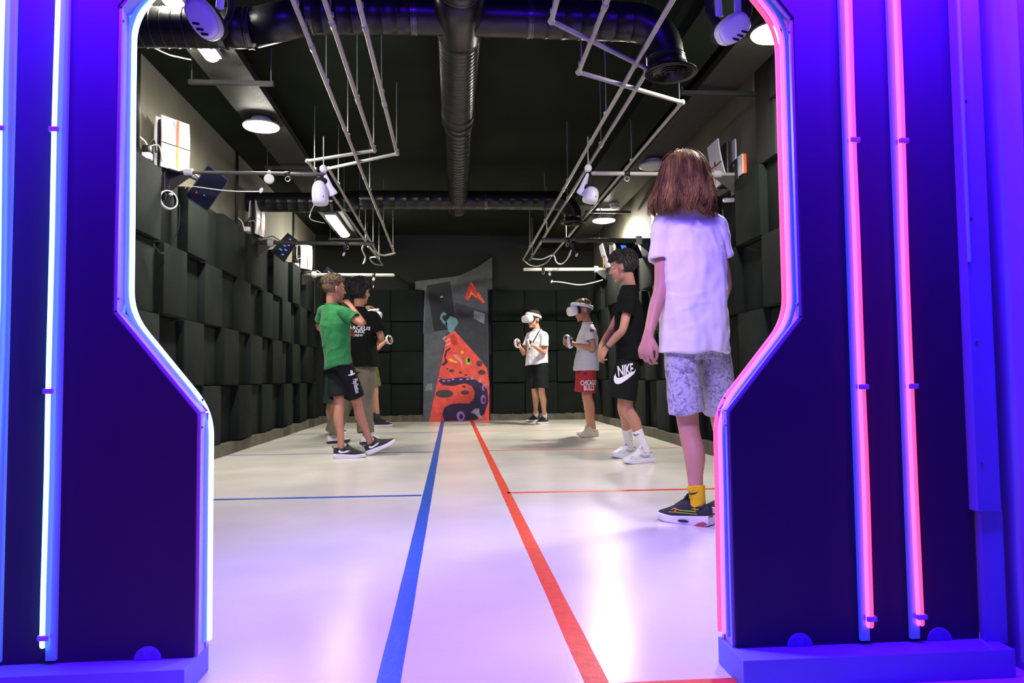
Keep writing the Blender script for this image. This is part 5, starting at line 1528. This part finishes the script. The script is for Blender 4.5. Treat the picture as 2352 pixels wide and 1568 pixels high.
# ------------------------------------------------ player in olive shorts behind the crew member
Y5 = 10.0
P5 = person('player in dark shirt and olive shorts half hidden behind the staff member', dict(
    f=(.93, .1), s=.90, build=.92, vox=.006, face=False,
    head=at(849, 724, Y5), hf=(.98, -.05, -.1), hs=.97,
    nb=at(846, 752, Y5), shR=at(850, 765, Y5 - .15), shL=at(850, 765, Y5 + .15),
    elR=at(866, 800, Y5 - .19), wrR=at(887, 783, Y5 - .12), elL=at(864, 800, Y5 + .19), wrL=at(886, 786, Y5 + .12),
    handR=((.85, .1, .4), (.2, -.9, .3), 1, (50, 60, 40), .95, .4), handL=((.85, -.1, .4), (.2, .9, .3), -1, (50, 60, 40), .95, .4), hsc=.88,
    pc=at(853, 833, Y5), knR=at(862, 893, Y5 - .08), knL=at(858, 893, Y5 + .08), hipw=.078,
    footR=(G(859, 980), G(859, 980) + V((.25, .03, 0))), footL=(G(850, 973), G(850, 973) + V((.25, .05, 0))),
    skin='skin', sock=('sock_dark', .25), shoe=dict(upper='shoe_black', solemat='sole_white', sole=.026),
    shirt='tee_black', hem=at(853, 840, Y5), hemr=(.148, .118), sleeve=.7, ease=.028, fold=.006, seed=41,
    pants='cloth_olive', legend=.92, legr=(.096, .100, .108),
    hair=lambda r, m: short_hair(r, m, 'hair_fair', .016, -.05, .05, 19, 400, 1.1, .7)))
worn_headset('white headset on the player half hidden behind the staff member', P5['Mh'])
controller('white ring controller held by the player in olive shorts', at(894, 780, Y5 - .12), (.80, -.55, .2), (-.2, .1, 1), .056)

# ------------------------------------------------ child behind the boy in green
Y6 = 8.80
P6 = person('child in teal shorts standing behind the boy in green', dict(
    f=(.8, .5), s=.84, build=.92, vox=.006,
    head=at(770, 728, Y6), hf=(.9, .3, 0), hs=.95,
    nb=at(765, 755, Y6), shR=at(777, 769, Y6 - .10), shL=at(752, 769, Y6 + .10),
    elR=at(781, 812, Y6 - .10), wrR=at(786, 840, Y6 + .05), elL=at(752, 812, Y6 + .14), wrL=at(772, 835, Y6 + .25),
    handR=((.2, .2, -1), (.6, -.7, 0), -1), handL=((.5, .1, -.8), (-.6, .7, 0), 1), hsc=.85,
    pc=at(764, 850, Y6), knR=at(765, 930, Y6 - .05), knL=at(757, 930, Y6 + .08), hipw=.075,
    footR=(G(756, 997), G(756, 997) + V((.20, .08, 0))), footL=(G(750, 992), G(750, 992) + V((.20, .08, 0))),
    skin='skin_deep', shoe=dict(upper='shoe_black', solemat='sole_white', sole=.026),
    shirt='cloth_dark', hem=at(763, 858, Y6), hemr=(.150, .118), sleeve=.6, ease=.026, fold=.006, seed=51,
    pants='cloth_teal', legend=.93, legr=(.094, .098, .104),
    hair=lambda r, m: short_hair(r, m, 'hair_dark', .018, -.06, .05, 23, 300, 1.1, .8)))

# ------------------------------------------------ player in red shorts
Y7 = 8.0
P7 = person('player in white T-shirt and red lettered shorts wearing a headset', dict(
    f=(-.97, -.20), fp=(-.97, -.22), s=.94, build=.93, vox=.005, face=False,
    head=at(1338, 713, Y7), hf=(-.96, -.20, -.16), hu=(-.16, 0, 1), hs=.99,
    nb=at(1349, 743, Y7), shL=at(1353, 761, Y7 - .15), shR=at(1347, 761, Y7 + .15),
    elL=at(1364, 800, Y7 - .19), wrL=at(1320, 790, Y7 - .15), elR=at(1346, 802, Y7 + .19), wrR=at(1312, 786, Y7 + .11),
    handL=((-1, -.05, .10), (.0, -.75, .6), 1, (45, 55, 40), .95, .45), handR=((-1, 0, .2), (0, .8, .55), -1, (45, 55, 40), .95, .45), hsc=.92,
    pc=at(1348, 836, Y7), knL=at(1351, 908, Y7 - .07), knR=at(1345, 906, Y7 + .08), hipw=.08,
    footL=foot((1373, 1002), (1328, 1005), .255), footR=foot((1361, 996), (1317, 1000), .255),
    skin='skin_tan', shoe=dict(upper='shoe_cream', solemat='shoe_cream', sole=.024, lace='shoe_cream'),
    shirt='tee_grey', hem=at(1346, 850, Y7), hemr=(.188, .146), sleeve=.50, sler=.068, ease=.028, fold=.009, seed=61,
    pants='cloth_red', legend=.90, legr=(.094, .110, .118), fold2=.0015, legoff=(-.022, 0, 0),
    hair=lambda r, m: short_hair(r, m, 'hair_gold', .017, -.055, .05, 29, 500, 1.2, .5)))
worn_headset('white headset with halo band on the player in red shorts', P7['Mh'])
decal(P7['shorts'], 'lettering', text_mesh('CHICAGO', .074, True, 0, 1.0), P7['bvp'], at(1350.5, 879, Y7 - .1), (1, 0, .03), (0, 0, 1), 'print_white', .005, .50)
decal(P7['shorts'], 'lettering', text_mesh('BULLS', .074, True, 0, 1.0), P7['bvp'], at(1350.5, 891, Y7 - .1), (1, 0, .03), (0, 0, 1), 'print_white', .005, .58)
decal(P7['shorts'], 'logo', poly2([(-.010, -.014), (.010, -.014), (.014, .006), (.022, .018), (.008, .012), (-.008, .012), (-.022, .018), (-.014, .006)]), P7['bvp'], at(1343, 858, Y7 - .1), (1, 0, 0), (0, 0, 1), 'print_dark', .004)
decal(P7['shirt'], 'sleeve_patch', poly2([(-.022, -.016), (.022, -.016), (.022, .016), (-.022, .016)]), P7['bvs'], at(1359, 759, Y7 - .2), (1, 0, -.05), (0, 0, 1), 'print_red', .003)
controller('white ring controller in the hand of the player in red shorts', at(1309, 786, Y7 - .15), (.85, -.35, .1), (0, 0, 1), .060)
controller('white ring controller in the far hand of the player in red shorts', at(1303, 782, Y7 + .11), (.85, .30, .1), (0, 0, 1), .060)

# ------------------------------------------------ player in black shorts near the back wall
Y8 = 10.0
P8 = person('player in white T-shirt and black shorts with a dark crossbody strap', dict(
    f=(-.70, -.70), fp=(-.55, -.83), s=.95, build=.95, vox=.005, face=False,
    head=at(1226, 734, Y8), hf=(-.80, -.60, -.06), hs=.99,
    nb=at(1234, 758, Y8), shL=at(1249, 771, Y8 - .10), shR=at(1217, 771, Y8 + .12),
    elL=at(1250, 810, Y8 - .14), wrL=at(1224, 793, Y8 - .30), elR=at(1204, 811, Y8 + .07), wrR=at(1193, 795, Y8 - .16),
    handL=((-.8, -.4, .45), (.3, -.7, .6), 1, (50, 60, 40), .95, .45), handR=((-.55, -.35, .65), (-.6, .6, .5), -1, (50, 60, 40), .95, .45), hsc=.92,
    pc=at(1234, 828, Y8), knL=at(1244, 897, Y8 - .09), knR=at(1228, 896, Y8 + .04), hipw=.08,
    footL=(G(1257, 972), G(1257, 972) + V((-.17, -.19, 0))), footR=(G(1238, 967), G(1238, 967) + V((-.205, -.155, 0))),
    skin='skin', sock=('sock_white', .16), shoe=dict(upper='shoe_black', solemat='sole_white', sole=.026, lace='shoe_black'),
    shirt='tee_white', hem=at(1232, 836, Y8), hemr=(.176, .128), hemtilt=.12, sleeve=.62, sler=.07, ease=.030, fold=.010, seed=71,
    pants='cloth_dark', legend=.93, legr=(.096, .102, .106),
    hair=lambda r, m: short_hair(r, m, 'hair_dark', .018, -.055, .05, 37, 500, 1.2, .7)))
worn_headset('white headset with halo band on the player in black shorts', P8['Mh'])
controller('white ring controller in the raised hand of the player in black shorts', at(1188, 788, Y8 - .20), (.75, -.60, .1), (0, 0, 1), .056)
controller('white ring controller before the chest of the player in black shorts', at(1217, 788, Y8 - .33), (.80, -.45, .2), (0, 0, 1), .058)
pts = []
for i in range(12):
    t = i / 11
    q = at(1243 - 28 * t, 752 + 50 * t, Y8)
    d = (q - C_O).normalized()
    h = P8['bvs'].ray_cast(C_O + d * 6, d)[0]
    pts.append((h if h is not None else q) - d * .008)
o = put('crossbody_strap', MB().limb(pts, [(.016, .004)] * 12, side=(1, 0, .8), seg=8, sub=2), 'bracket', base=pts[6], smooth=True)
tag(o, 'black strap slung across the white T-shirt near the back wall', 'strap')

# small dark ticks on the socks
def sock_tick(P, px, py, y, w, ang):
    for o in P['root'].children:
        if o.name.startswith('sock'):
            off = V(P['root'].location)
            bv = BVHTree.FromPolygons([tuple(v.co + off) for v in o.data.vertices], [tuple(p.vertices) for p in o.data.polygons])
            c = at(px, py, y)
            d = (c - C_O).normalized()
            h = bv.ray_cast(C_O + d * (y - .6), d)[0]
            if h is not None:
                decal(o, 'tick', poly2([((u - .5) * w, (v - .3) * w * .7) for u, v in SWOOSH]), bv, h, (1, 0, ang), (-ang, 0, 1), 'print_dark', .002)
                return
sock_tick(P2, 1462, 998, Y2 - .05, .040, .05)
sock_tick(P1, 1592, 1132, Y1, .040, .05)
